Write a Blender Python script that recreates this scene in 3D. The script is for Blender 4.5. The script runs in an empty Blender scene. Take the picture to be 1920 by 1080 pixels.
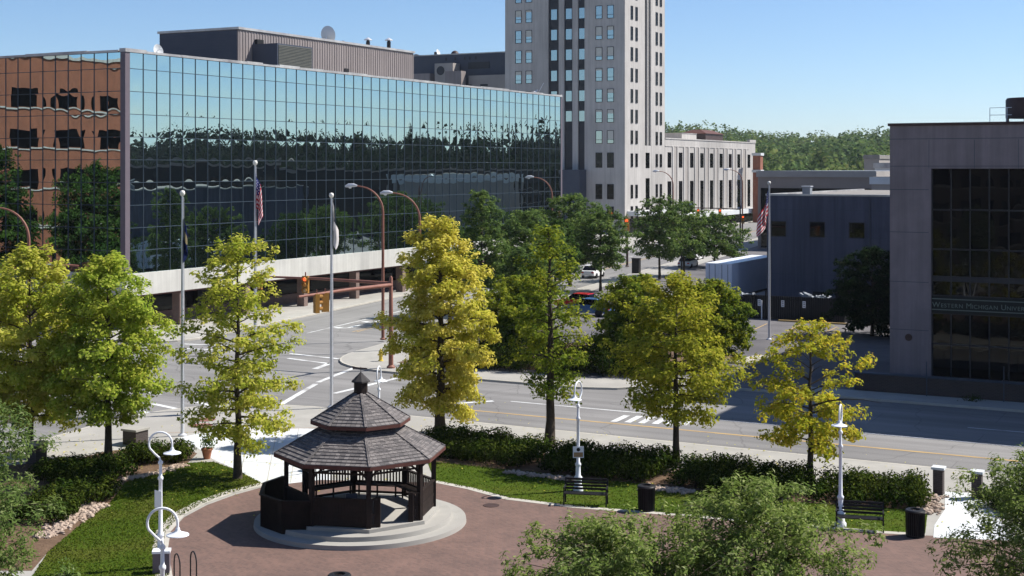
import bpy, math, random
import numpy as np
from mathutils import Vector, Matrix
R = math.radians
rnd = random.Random(7)
scene = bpy.context.scene
COL = scene.collection

# ------------------------------------------------------------------ camera constants and ground helpers
F, H, CX, HY = 2600.0, 12.5, 960.0, 316.0       # focal length in photo pixels, eye height, horizon row
S28, C28 = math.sin(R(28)), math.cos(R(28))     # town grid is turned 28 degrees
SA, CA = math.sin(R(19.5)), math.cos(R(19.5))   # side street is turned 19.5 degrees

def at(px, py, z=0.0):
    """point on level z seen at photo pixel (px, py)"""
    Y = F * (H - z) / (py - HY)
    return ((px - CX) / F * Y, Y)
def grid(m, c):
    """grid coordinates (m to the right along the avenue, c away from it) to world"""
    return (m * C28 + c * S28, -m * S28 + c * C28)
def inv_grid(X, Y):
    return (X * C28 - Y * S28, X * S28 + Y * C28)
def ab(p, q):
    """side street coordinates: p across (negative left), q along"""
    return (p * CA + q * SA, -p * SA + q * CA)
def on_c(px, c):
    """m coordinate where photo column px meets the plane at c"""
    u = (px - CX) / F; Y = c / (S28 * u + C28); return u * Y * C28 - Y * S28
def on_m(px, m):
    u = (px - CX) / F; Y = m / (C28 * u - S28); return u * Y * S28 + Y * C28
def zat(py, Y):
    return H - (py - HY) / F * Y

# ------------------------------------------------------------------ materials
def newmat(name):
    m = bpy.data.materials.new(name); m.use_nodes = True
    nt = m.node_tree; nt.nodes.clear()
    out = nt.nodes.new('ShaderNodeOutputMaterial')
    return m, nt, out
def N(nt, t, **kw):
    n = nt.nodes.new(t)
    for k, v in kw.items():
        if k.startswith('i_'): n.inputs[k[2:].replace('_', ' ')].default_value = v
        else: setattr(n, k, v)
    return n
def c4(c): return (c[0], c[1], c[2], 1.0)
def ramp(nt, stops):
    r = nt.nodes.new('ShaderNodeValToRGB'); e = r.color_ramp.elements
    while len(e) < len(stops): e.new(0.5)
    for el, (p, c) in zip(e, stops): el.position = p; el.color = c4(c)
    return r
def pm(name, c1, c2=None, scale=2.0, rough=0.8, bump=0.0, metal=0.0, scale2=None, c3=None, spec=0.2, bscale=None, streak=0.0):
    """principled surface whose colour wanders between c1 and c2 (and stains of c3)"""
    m, nt, out = newmat(name); L = nt.links
    b = N(nt, 'ShaderNodeBsdfPrincipled'); L.new(b.outputs[0], out.inputs[0])
    b.inputs['Roughness'].default_value = rough; b.inputs['Metallic'].default_value = metal
    b.inputs['Specular IOR Level'].default_value = spec
    tc = N(nt, 'ShaderNodeTexCoord')
    if c2 is None: c2 = tuple(min(1, x * 1.18) for x in c1)
    no = N(nt, 'ShaderNodeTexNoise'); no.inputs['Scale'].default_value = scale; no.inputs['Detail'].default_value = 8; no.inputs['Roughness'].default_value = 0.65
    L.new(tc.outputs['Object'], no.inputs['Vector'])
    rp = ramp(nt, [(0.3, c1), (0.7, c2)]); L.new(no.outputs[0], rp.inputs[0]); col = rp.outputs[0]
    if c3 is not None:
        n2 = N(nt, 'ShaderNodeTexNoise'); n2.inputs['Scale'].default_value = scale2 or scale * 0.13; n2.inputs['Detail'].default_value = 5
        L.new(tc.outputs['Object'], n2.inputs['Vector'])
        r2 = ramp(nt, [(0.48, (0, 0, 0)), (0.66, (1, 1, 1))]); L.new(n2.outputs[0], r2.inputs[0])
        mx = N(nt, 'ShaderNodeMix', data_type='RGBA'); L.new(r2.outputs[0], mx.inputs[0]); L.new(col, mx.inputs[6]); mx.inputs[7].default_value = c4(c3); col = mx.outputs[2]
    if streak:                                                     # rain streaks running down the wall
        mp = N(nt, 'ShaderNodeMapping'); mp.inputs['Scale'].default_value = (1.6, 1.6, .07); L.new(tc.outputs['Object'], mp.inputs[0])
        n3 = N(nt, 'ShaderNodeTexNoise'); n3.inputs['Scale'].default_value = 1.0; n3.inputs['Detail'].default_value = 7; n3.inputs['Roughness'].default_value = .7; L.new(mp.outputs[0], n3.inputs['Vector'])
        r3 = ramp(nt, [(.36, (1 - streak,) * 3), (.6, (1.05,) * 3)]); L.new(n3.outputs[0], r3.inputs[0])
        m3 = N(nt, 'ShaderNodeMix', data_type='RGBA', blend_type='MULTIPLY'); m3.inputs[0].default_value = 1; L.new(col, m3.inputs[6]); L.new(r3.outputs[0], m3.inputs[7]); col = m3.outputs[2]
    L.new(col, b.inputs['Base Color'])
    if bump:
        nb = N(nt, 'ShaderNodeTexNoise'); nb.inputs['Scale'].default_value = bscale or scale * 4; nb.inputs['Detail'].default_value = 6
        L.new(tc.outputs['Object'], nb.inputs['Vector'])
        bp = N(nt, 'ShaderNodeBump'); bp.inputs['Distance'].default_value = bump; L.new(nb.outputs[0], bp.inputs['Height']); L.new(bp.outputs[0], b.inputs['Normal'])
    return m
def brickmat(name, c1, c2, mortar, scale=1.0, w=0.22, h=0.075, mort=0.012, rough=0.85, vec='Object', rot=(0, 0, 0), var=None, offs=0.5):
    m, nt, out = newmat(name); L = nt.links
    b = N(nt, 'ShaderNodeBsdfPrincipled'); b.inputs['Roughness'].default_value = rough; L.new(b.outputs[0], out.inputs[0])
    tc = N(nt, 'ShaderNodeTexCoord'); mp = N(nt, 'ShaderNodeMapping'); mp.inputs['Rotation'].default_value = rot
    L.new(tc.outputs[vec], mp.inputs[0])
    bt = N(nt, 'ShaderNodeTexBrick'); bt.offset = offs
    bt.inputs['Color1'].default_value = c4(c1); bt.inputs['Color2'].default_value = c4(c2); bt.inputs['Mortar'].default_value = c4(mortar)
    bt.inputs['Scale'].default_value = scale; bt.inputs['Brick Width'].default_value = w; bt.inputs['Row Height'].default_value = h
    bt.inputs['Mortar Size'].default_value = mort; bt.inputs['Bias'].default_value = 0.0
    L.new(mp.outputs[0], bt.inputs['Vector'])
    no = N(nt, 'ShaderNodeTexNoise'); no.inputs['Scale'].default_value = 0.7; no.inputs['Detail'].default_value = 8; L.new(tc.outputs['Object'], no.inputs['Vector'])
    rp = ramp(nt, [(0.3, (0.84, 0.84, 0.85)), (0.72, (1.12, 1.1, 1.09))]); L.new(no.outputs[0], rp.inputs[0])
    mx = N(nt, 'ShaderNodeMix', data_type='RGBA', blend_type='MULTIPLY'); mx.inputs[0].default_value = 1.0
    L.new(bt.outputs[0], mx.inputs[6]); L.new(rp.outputs[0], mx.inputs[7]); L.new(mx.outputs[2], b.inputs['Base Color'])
    bp = N(nt, 'ShaderNodeBump'); bp.inputs['Distance'].default_value = 0.01; bp.inputs['Strength'].default_value = 0.6; bp.invert = True
    L.new(bt.outputs['Fac'], bp.inputs['Height']); L.new(bp.outputs[0], b.inputs['Normal'])
    return m
def leafmat(name, stops, patch=None, pscale=0.5, trans=0.47):
    """leaf colours vary leaf by leaf (stops) and bough by bough (patch)"""
    m, nt, out = newmat(name); L = nt.links
    g = N(nt, 'ShaderNodeNewGeometry'); rp = ramp(nt, stops); L.new(g.outputs['Random Per Island'], rp.inputs[0]); col = rp.outputs[0]
    if patch:
        tc = N(nt, 'ShaderNodeTexCoord'); no = N(nt, 'ShaderNodeTexNoise'); no.inputs['Scale'].default_value = pscale; no.inputs['Detail'].default_value = 3
        L.new(tc.outputs['Object'], no.inputs['Vector'])
        r2 = ramp(nt, [(0.42, (0, 0, 0)), (0.62, (1, 1, 1))]); L.new(no.outputs[0], r2.inputs[0])
        rb = ramp(nt, patch); L.new(g.outputs['Random Per Island'], rb.inputs[0])
        mx = N(nt, 'ShaderNodeMix', data_type='RGBA'); L.new(r2.outputs[0], mx.inputs[0]); L.new(col, mx.inputs[6]); L.new(rb.outputs[0], mx.inputs[7]); col = mx.outputs[2]
    d = N(nt, 'ShaderNodeBsdfDiffuse'); t = N(nt, 'ShaderNodeBsdfTranslucent')
    L.new(col, d.inputs[0]); L.new(col, t.inputs[0])
    a = N(nt, 'ShaderNodeMixShader'); a.inputs[0].default_value = trans; L.new(d.outputs[0], a.inputs[1]); L.new(t.outputs[0], a.inputs[2])
    L.new(a.outputs[0], out.inputs[0])
    return m
def mirror_glass(name, tint, body, fac, rough=0.0, blend=.35):
    m, nt, out = newmat(name); L = nt.links
    g = N(nt, 'ShaderNodeBsdfGlossy'); g.inputs['Color'].default_value = c4(tint); g.inputs['Roughness'].default_value = rough
    d = N(nt, 'ShaderNodeBsdfDiffuse'); d.inputs[0].default_value = c4(body)
    fr = N(nt, 'ShaderNodeLayerWeight'); fr.inputs['Blend'].default_value = blend
    mr = N(nt, 'ShaderNodeMapRange'); mr.inputs['To Min'].default_value = fac; mr.inputs['To Max'].default_value = 1.0; L.new(fr.outputs['Fresnel'], mr.inputs[0])
    x = N(nt, 'ShaderNodeMixShader'); L.new(mr.outputs[0], x.inputs[0]); L.new(d.outputs[0], x.inputs[1]); L.new(g.outputs[0], x.inputs[2]); L.new(x.outputs[0], out.inputs[0])
    return m
def emit(name, col, s):
    m, nt, out = newmat(name); e = N(nt, 'ShaderNodeEmission'); e.inputs[0].default_value = c4(col); e.inputs[1].default_value = s
    nt.links.new(e.outputs[0], out.inputs[0]); return m

M = {}
def asphalt_mat(name, base, ang):
    m, nt, out = newmat(name); L = nt.links
    b = N(nt, 'ShaderNodeBsdfPrincipled'); b.inputs['Roughness'].default_value = .9; b.inputs['Specular IOR Level'].default_value = .3; L.new(b.outputs[0], out.inputs[0])
    tc = N(nt, 'ShaderNodeTexCoord')
    def noise(scale, detail, vec=None):
        n = N(nt, 'ShaderNodeTexNoise'); n.inputs['Scale'].default_value = scale; n.inputs['Detail'].default_value = detail; L.new(vec or tc.outputs['Object'], n.inputs['Vector']); return n.outputs[0]
    def mul(col, fac_node, lo, hi, p0=.3, p1=.7):
        r = ramp(nt, [(p0, (lo,) * 3), (p1, (hi,) * 3)]); L.new(fac_node, r.inputs[0]); x = N(nt, 'ShaderNodeMix', data_type='RGBA', blend_type='MULTIPLY'); x.inputs[0].default_value = 1
        L.new(col, x.inputs[6]); L.new(r.outputs[0], x.inputs[7]); return x.outputs[2]
    rgb = N(nt, 'ShaderNodeRGB'); rgb.outputs[0].default_value = c4(base); col = rgb.outputs[0]
    col = mul(col, noise(18, 8), .86, 1.14); col = mul(col, noise(.12, 6), .86, 1.12)
    mp = N(nt, 'ShaderNodeMapping'); mp.inputs['Rotation'].default_value = (0, 0, ang); L.new(tc.outputs['Object'], mp.inputs[0])
    sc = N(nt, 'ShaderNodeMapping'); sc.inputs['Scale'].default_value = (.03, 1.1, 1); L.new(mp.outputs[0], sc.inputs[0])
    col = mul(col, noise(1.0, 4, sc.outputs[0]), .84, 1.14)                       # wheel tracks worn along the lanes
    bt = N(nt, 'ShaderNodeTexBrick'); bt.inputs['Brick Width'].default_value = 11; bt.inputs['Row Height'].default_value = 3.4; bt.inputs['Scale'].default_value = 1; bt.inputs['Mortar Size'].default_value = .018
    bt.inputs['Color1'].default_value = (.94,) * 3 + (1,); bt.inputs['Color2'].default_value = (1.04,) * 3 + (1,); bt.inputs['Mortar'].default_value = (.62,) * 3 + (1,); L.new(mp.outputs[0], bt.inputs['Vector'])
    x = N(nt, 'ShaderNodeMix', data_type='RGBA', blend_type='MULTIPLY'); x.inputs[0].default_value = .8; L.new(col, x.inputs[6]); L.new(bt.outputs[0], x.inputs[7]); col = x.outputs[2]
    nd = N(nt, 'ShaderNodeTexNoise'); nd.inputs['Scale'].default_value = .5; L.new(tc.outputs['Object'], nd.inputs['Vector']); va = N(nt, 'ShaderNodeVectorMath', operation='ADD'); L.new(tc.outputs['Object'], va.inputs[0]); L.new(nd.outputs['Color'], va.inputs[1])
    vo = N(nt, 'ShaderNodeTexVoronoi', feature='DISTANCE_TO_EDGE'); vo.inputs['Scale'].default_value = .14; L.new(va.outputs[0], vo.inputs['Vector'])
    col = mul(col, vo.outputs['Distance'], .74, 1, .002, .006)                     # cracks
    col = mul(col, noise(.9, 3), 1, .72, .70, .78)                                 # oil spots
    L.new(col, b.inputs['Base Color'])
    bp = N(nt, 'ShaderNodeBump'); bp.inputs['Distance'].default_value = .004; L.new(noise(60, 4), bp.inputs['Height']); L.new(bp.outputs[0], b.inputs['Normal'])
    return m
M['asphalt'] = asphalt_mat('asphalt', (0.202, 0.195, 0.19), R(28)); M['asphalt_side'] = asphalt_mat('asphalt_side_street', (0.206, 0.199, 0.193), R(19.5 - 90))
M['lot_asphalt'] = pm('lot_asphalt', (0.12, 0.115, 0.12), (0.17, 0.16, 0.165), 0.8, 0.9, 0.004, c3=(0.10, 0.095, 0.10), scale2=0.15, bscale=60)
M['concrete'] = pm('pavement_concrete', (0.30, 0.288, 0.262), (0.39, 0.373, 0.34), 0.7, 0.85, 0.002, c3=(0.32, 0.305, 0.28), scale2=0.2, bscale=40)
M['kerb'] = pm('kerb_concrete', (0.38, 0.36, 0.31), (0.48, 0.45, 0.4), 1.5, 0.85, 0.002)
M['white_concrete'] = pm('white_concrete', (0.53, 0.55, 0.56), (0.62, 0.64, 0.65), 0.8, 0.8, 0.002, c3=(0.58, 0.58, 0.56), scale2=0.25)
M['paint'] = pm('white_road_paint', (0.55, 0.56, 0.56), (0.72, 0.73, 0.72), 1.6, 0.7, c3=(0.34, 0.33, 0.32), scale2=0.8)
M['yellow_paint'] = pm('yellow_road_paint', (0.42, 0.28, 0.11), (0.48, 0.33, 0.15), 1.6, 0.7, c3=(0.33, 0.23, 0.13), scale2=0.7)
M['grass'] = pm('lawn_grass', (0.038, 0.068, 0.006), (0.066, 0.102, 0.010), 3.0, 0.95, 0.03, c3=(0.08, 0.096, 0.014), scale2=0.35, bscale=25, spec=.05)
M['mulch'] = pm('bark_mulch', (0.09, 0.055, 0.035), (0.17, 0.11, 0.07), 5.0, 0.95, 0.03, bscale=12)
M['dirt'] = pm('ground_soil', (0.10, 0.10, 0.06), (0.16, 0.15, 0.10), 0.05, 0.95, 0.0, c3=(0.2, 0.19, 0.17), scale2=0.02)
M['paver'] = brickmat('brick_paving', (0.168, 0.097, 0.076), (0.12, 0.072, 0.058), (0.16, 0.117, 0.098), 1.0, 0.2, 0.1, 0.006, rot=(0, 0, R(45)))
M['bark'] = pm('tree_bark', (0.035, 0.028, 0.022), (0.085, 0.068, 0.052), 6.0, 0.95, 0.02)
M['white_metal'] = pm('white_painted_metal', (0.74, 0.76, 0.80), (0.8, 0.82, 0.85), 3, 0.35)
M['alu'] = pm('brushed_aluminium', (0.52, 0.53, 0.56), (0.62, 0.63, 0.66), 4, 0.4, metal=0.35)
M['ball'] = pm('gold_white_ball', (0.75, 0.72, 0.66), (0.82, 0.79, 0.72), 3, 0.3)
M['rust'] = pm('rust_brown_painted_steel', (0.20, 0.085, 0.06), (0.28, 0.13, 0.095), 2, 0.5)
M['darksteel'] = pm('dark_brown_steel', (0.05, 0.03, 0.028), (0.08, 0.05, 0.045), 2, 0.5)
M['black'] = pm('black_painted_iron', (0.012, 0.012, 0.014), (0.025, 0.024, 0.026), 4, 0.45)
M['signal_yellow'] = pm('signal_yellow_paint', (0.30, 0.145, 0.028), (0.36, 0.185, 0.04), 3, 0.5)
M['lens_red'] = emit('lit_red_lens', (1.0, 0.12, 0.04), 1.2)
M['lens_amber'] = pm('amber_lens', (0.75, 0.32, 0.08), None, 3, 0.25)
M['lens_green'] = pm('green_lens_in_glare', (0.55, 0.42, 0.25), None, 3, 0.25)  # lowest lens is tan: sun glare put into its colour
M['wood'] = pm('dark_stained_timber', (0.012, 0.008, 0.007), (0.028, 0.018, 0.015), 3.0, 0.7, 0.004)
M['shingle'] = brickmat('cedar_shingles', (0.20, 0.18, 0.172), (0.075, 0.068, 0.068), (0.03, 0.027, 0.027), 1.0, 0.17, 0.16, 0.008, vec='UV', offs=0.37)
M['fascia'] = pm('red_brown_fascia', (0.085, 0.035, 0.028), (0.12, 0.05, 0.04), 3, 0.7)
M['mirror'] = mirror_glass('mirror_glass', (0.47, 0.595, 0.60), (0.008, 0.011, 0.015), 0.80)
M['mullion'] = pm('dark_mullion', (0.045, 0.065, 0.085), (0.06, 0.08, 0.10), 2, 0.45, metal=0.3)
M['mauve_metal'] = pm('mauve_metal_cladding', (0.13, 0.108, 0.125), (0.15, 0.125, 0.142), 1.0, 0.5)
M['coping'] = pm('metal_coping', (0.26, 0.24, 0.24), (0.62, 0.6, 0.56), 0.35, 0.4, metal=0.3)
M['band'] = pm('pale_concrete_band', (0.50, 0.49, 0.45), (0.58, 0.57, 0.53), 0.5, 0.85, 0.002, c3=(0.46, 0.45, 0.42), scale2=0.2, streak=.14)
M['core'] = pm('dark_interior', (0.012, 0.013, 0.015), (0.02, 0.02, 0.022), 1, 0.8)
M['brick_brown'] = brickmat('brown_brick', (0.20, 0.12, 0.095), (0.15, 0.09, 0.075), (0.22, 0.19, 0.17), 1.0, 0.22, 0.075, 0.012, vec='UV')
M['brick_dark'] = brickmat('dark_brick', (0.06, 0.042, 0.038), (0.045, 0.033, 0.03), (0.07, 0.06, 0.055), 1.0, 0.22, 0.075, 0.012, vec='UV')
M['brick_red'] = brickmat('red_brick', (0.27, 0.082, 0.045), (0.22, 0.065, 0.038), (0.36, 0.17, 0.1), 1.0, 0.22, 0.075, 0.01, vec='UV')
M['penthouse'] = pm('ribbed_taupe_siding', (0.235, 0.205, 0.20), (0.265, 0.232, 0.225), 0.5, 0.7, streak=.15)
M['louvre'] = pm('weathered_louvre', (0.10, 0.105, 0.09), (0.14, 0.14, 0.12), 1.2, 0.6)
M['tower_stone'] = pm('pale_limestone', (0.42, 0.395, 0.372), (0.49, 0.465, 0.44), 0.25, 0.9, 0.003, c3=(0.37, 0.35, 0.33), scale2=0.05, streak=.16)
M['grey_stone'] = pm('grey_limestone', (0.30, 0.275, 0.255), (0.36, 0.33, 0.305), 0.3, 0.9)
M['taupe'] = pm('taupe_panel', (0.24, 0.20, 0.175), (0.28, 0.235, 0.21), 0.4, 0.85)
M['bronze'] = pm('bronze_panel', (0.30, 0.19, 0.10), (0.34, 0.22, 0.12), 0.5, 0.7)
M['win_glass'] = mirror_glass('window_glass', (0.80, 0.9, 0.86), (0.02, 0.022, 0.026), 0.42)
M['dark_glass'] = mirror_glass('dark_tinted_glass', (0.75, 0.78, 0.78), (0.003, 0.003, 0.004), 0.022, blend=.10)
M['win_frame'] = pm('dark_window_frame', (0.03, 0.03, 0.035), (0.05, 0.05, 0.055), 2, 0.5)
M['blind'] = pm('cream_blind', (0.5, 0.49, 0.44), None, 2, 0.8)
M['spandrel'] = pm('black_spandrel', (0.02, 0.022, 0.028), (0.03, 0.032, 0.04), 1, 0.35)
M['slate_panel'] = pm('dark_slate_cladding', (0.05, 0.06, 0.085), (0.065, 0.075, 0.10), 0.6, 0.6)
M['pink_panel'] = pm('pink_granite_panel', (0.20, 0.17, 0.182), (0.235, 0.20, 0.212), 1.3, 0.7, c3=(0.18, 0.155, 0.165), scale2=0.3, streak=.2)
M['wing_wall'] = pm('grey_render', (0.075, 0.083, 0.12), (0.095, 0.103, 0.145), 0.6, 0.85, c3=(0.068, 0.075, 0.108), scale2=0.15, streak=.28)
M['roof_gravel'] = pm('pale_roof_gravel', (0.20, 0.185, 0.17), (0.28, 0.26, 0.24), 0.8, 0.9)
M['roof_grey'] = pm('grey_roof_sheet', (0.20, 0.22, 0.25), (0.26, 0.28, 0.30), 0.3, 0.7)
M['sign_green'] = pm('pale_green_lettering', (0.13, 0.17, 0.155), None, 2, 0.6)
M['sign_panel'] = pm('black_sign_panel', (0.012, 0.014, 0.014), (0.018, 0.02, 0.02), 2, 0.5)
M['trailer'] = pm('white_trailer_panel', (0.70, 0.74, 0.82), (0.78, 0.81, 0.88), 0.7, 0.5)
M['rubber'] = pm('black_rubber', (0.015, 0.015, 0.016), None, 4, 0.8)
M['red_paint'] = pm('red_car_paint', (0.42, 0.02, 0.025), None, 1, 0.2)
M['blue_paint'] = pm('blue_car_paint', (0.06, 0.13, 0.28), None, 1, 0.2)
M['white_paint'] = pm('white_car_paint', (0.7, 0.7, 0.7), None, 1, 0.2)
M['hydrant'] = pm('yellow_hydrant_paint', (0.62, 0.45, 0.06), (0.68, 0.52, 0.1), 4, 0.5)
M['terracotta'] = pm('terracotta', (0.30, 0.12, 0.07), (0.38, 0.16, 0.09), 5, 0.85)
M['rock'] = pm('tan_field_stone', (0.30, 0.22, 0.17), (0.46, 0.37, 0.3), 1.2, 0.9, 0.01)
M['brown_wood'] = pm('weathered_brown_board', (0.16, 0.08, 0.055), (0.22, 0.12, 0.08), 2, 0.8)

# ------------------------------------------------------------------ mesh builder
class MB:
    def __init__(s): s.v = []; s.f = []; s.m = []; s.uv = {}
    def add(s, vs, fs, m=0, uvs=None):
        o = len(s.v); s.v += [tuple(v) for v in vs]
        for i, f in enumerate(fs):
            if uvs: s.uv[len(s.f)] = uvs[i]
            s.f.append(tuple(o + k for k in f)); s.m.append(m)
        return s
    def box(s, x0, x1, y0, y1, z0, z1, m=0, T=None):
        vs = [(x0, y0, z0), (x1, y0, z0), (x1, y1, z0), (x0, y1, z0), (x0, y0, z1), (x1, y0, z1), (x1, y1, z1), (x0, y1, z1)]
        w, d, h = x1 - x0, y1 - y0, z1 - z0
        fs = [(0, 3, 2, 1), (4, 5, 6, 7), (0, 1, 5, 4), (1, 2, 6, 5), (2, 3, 7, 6), (3, 0, 4, 7)]
        uv = [[(0, 0), (0, d), (w, d), (w, 0)], [(0, 0), (w, 0), (w, d), (0, d)], [(x0, z0), (x1, z0), (x1, z1), (x0, z1)], [(y0, z0), (y1, z0), (y1, z1), (y0, z1)], [(x1, z0), (x0, z0), (x0, z1), (x1, z1)], [(y1, z0), (y0, z0), (y0, z1), (y1, z1)]]
        if T is not None: vs = [tuple(T @ Vector(v)) for v in vs]
        return s.add(vs, fs, m, uv)
    def bar(s, p, q, w, d, m=0, up=None):
        """square bar from p to q"""
        p, q = Vector(p), Vector(q); a = (q - p); L = a.length; a.normalize()
        if up is None: up = Vector((0, 0, 1)) if abs(a.z) < 0.95 else Vector((1, 0, 0))
        x = a.cross(up).normalized(); y = x.cross(a).normalized()
        T = Matrix(((x.x, y.x, a.x, p.x), (x.y, y.y, a.y, p.y), (x.z, y.z, a.z, p.z), (0, 0, 0, 1)))
        return s.box(-w / 2, w / 2, -d / 2, d / 2, 0, L, m, T)
    def prism(s, poly, z0, z1, m=0, mtop=None):
        n = len(poly); vs = [(x, y, z0) for x, y in poly] + [(x, y, z1) for x, y in poly]
        s.add(vs, [tuple(range(n, 2 * n))], m if mtop is None else mtop)
        o = len(s.v) - 2 * n
        for i in range(n):
            j = (i + 1) % n; s.f.append((o + i, o + j, o + n + j, o + n + i)); s.m.append(m)
        return s
    def tube(s, path, rad, n=8, m=0, cap=True):
        P = [Vector(p) for p in path]; k = len(P)
        if not hasattr(rad, '__len__'): rad = [rad] * k
        T0 = (P[1] - P[0]).normalized(); ref = Vector((0, 0, 1)) if abs(T0.z) < 0.9 else Vector((1, 0, 0))
        X = T0.cross(ref).normalized(); vs = []
        for i, p in enumerate(P):
            t = ((P[min(i + 1, k - 1)] - P[i - 1 if i else 0])).normalized()
            X = (X - t * X.dot(t)).normalized(); Yv = t.cross(X)
            for a in range(n):
                th = 2 * math.pi * a / n; vs.append(p + (X * math.cos(th) + Yv * math.sin(th)) * rad[i])
        fs = []
        for i in range(k - 1):
            for a in range(n):
                b = (a + 1) % n; fs.append((i * n + a, i * n + b, (i + 1) * n + b, (i + 1) * n + a))
        if cap: fs += [tuple(range(n - 1, -1, -1)), tuple((k - 1) * n + a for a in range(n))]
        return s.add(vs, fs, m)
    def lathe(s, prof, n=16, m=0, c=(0, 0, 0), a0=0.0, cap=True):
        vs = []; k = len(prof)
        for r, z in prof:
            for a in range(n):
                th = a0 + 2 * math.pi * a / n; vs.append((c[0] + r * math.cos(th), c[1] + r * math.sin(th), c[2] + z))
        fs = [(i * n + a, i * n + (a + 1) % n, (i + 1) * n + (a + 1) % n, (i + 1) * n + a) for i in range(k - 1) for a in range(n)]
        if cap: fs += [tuple(range(n - 1, -1, -1)), tuple((k - 1) * n + a for a in range(n))]
        return s.add(vs, fs, m)
    def build(s, name, mats, parent=None, smooth=None, loc=None, rz=0.0, kind=None, label=None):
        me = bpy.data.meshes.new(name); me.from_pydata(s.v, [], s.f)
        if not isinstance(mats, (list, tuple)): mats = [mats]
        for x in mats: me.materials.append(x)
        me.polygons.foreach_set('material_index', s.m)
        if s.uv:
            ul = me.uv_layers.new(name='UVMap').data
            for p in me.polygons:
                u = s.uv.get(p.index)
                for j, li in enumerate(p.loop_indices):
                    ul[li].uv = u[j] if u else (me.vertices[me.loops[li].vertex_index].co.x, me.vertices[me.loops[li].vertex_index].co.y)
        if smooth:
            me.polygons.foreach_set('use_smooth', [True] * len(me.polygons)); me.set_sharp_from_angle(angle=R(smooth))
        me.update()
        o = bpy.data.objects.new(name, me); COL.objects.link(o)
        if parent: o.parent = parent
        if loc: o.location = loc
        o.rotation_euler.z = rz
        if kind: o['kind'] = kind
        if label: o['label'] = label
        return o

def tag(o, label, cat, group=None, kind=None):
    o['label'] = label; o['category'] = cat
    if group: o['group'] = group
    if kind: o['kind'] = kind
    return o
def thing(name, label, cat, loc, rz=0.0, group=None):
    o = bpy.data.objects.new(name, None); COL.objects.link(o); o.location = loc; o.rotation_euler.z = rz
    return tag(o, label, cat, group)
def dup(root, loc, rz, label, group=None, scale=1.0):
    r = root.copy(); COL.objects.link(r); r.location = loc; r.rotation_euler.z = rz; r['label'] = label; r.scale = (scale,) * 3
    if group: r['group'] = group
    for ch in list(root.children):
        c = ch.copy(); COL.objects.link(c); c.parent = r
        for g in list(ch.children):
            d = g.copy(); COL.objects.link(d); d.parent = c
    return r
def g3(p, z=0.0): return (p[0], p[1], z)

# ------------------------------------------------------------------ setting: ground, roads, pavements
PV = 0.12                                                # kerb height
ground = MB().prism([(-1500, -400), (2200, -400), (2200, 2600), (-1500, 2600)], -0.6, -0.06).build('ground', M['dirt'], kind='structure')
road_poly = [(-130, 30), (60, 30), (120, 120), (120, 420), (-60, 420), (-130, 160)]
road = MB().prism(road_poly, -0.05, 0.0).build('road', M['asphalt'], kind='structure')

def arc_corner(p0, pc, p1, r, n=8):
    """round the corner pc between p0 and p1"""
    a = (Vector(p0) - Vector(pc)).normalized(); b = (Vector(p1) - Vector(pc)).normalized()
    A = Vector(pc) + a * r; B = Vector(pc) + b * r; C = Vector(pc)
    return [tuple((1 - t) ** 2 * A + 2 * t * (1 - t) * C + t * t * B) for t in [i / n for i in range(n + 1)]]
def inset(poly, d):
    n = len(poly); out = []
    for i in range(n):
        p0, p, p1 = Vector(poly[i - 1]), Vector(poly[i]), Vector(poly[(i + 1) % n])
        a = (p - p0).normalized(); b = (p1 - p).normalized(); nn = (Vector((-a.y, a.x)) + Vector((-b.y, b.x)))
        if nn.length < 1e-6: nn = Vector((-a.y, a.x))
        nn.normalize(); k = d / max(0.4, nn.dot(Vector((-a.y, a.x)))); q = p + nn * k; out.append((q.x, q.y))
    return out
def area2(poly): return sum(poly[i - 1][0] * poly[i][1] - poly[i][0] * poly[i - 1][1] for i in range(len(poly)))
def block(name, poly, mat):
    if area2(poly) < 0: poly = poly[::-1]
    MB().prism(inset(poly, 0.18), -0.04, PV - 0.004).build(name, mat, kind='structure')
    k = MB(); ins = inset(poly, 0.185); n = len(poly)
    vs = [(x, y, -0.04) for x, y in poly] + [(x, y, PV) for x, y in poly] + [(x, y, PV) for x, y in ins]
    fs = []
    for i in range(n):
        j = (i + 1) % n; fs += [(i, j, n + j, n + i), (n + i, n + j, 2 * n + j, 2 * n + i)]
    k.add(vs, fs).build('kerb', M['kerb'], kind='structure')
def sheet(name, poly, z, mat, kind='structure'):
    if area2(poly) < 0: poly = poly[::-1]
    return MB().add([(x, y, z) for x, y in poly], [tuple(range(len(poly)))]).build(name, mat, kind=kind)
def strip(name, pts, w, z, mat):
    mb = MB()
    for (a, b) in zip(pts[:-1], pts[1:]):
        a, b = Vector(a), Vector(b); d = (b - a).normalized(); nn = Vector((-d.y, d.x)) * w / 2
        mb.add([(*(a + nn), z), (*(a - nn), z), (*(b - nn), z), (*(b + nn), z)], [(3, 2, 1, 0)])
    return mb.build(name, mat, kind='structure')

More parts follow.
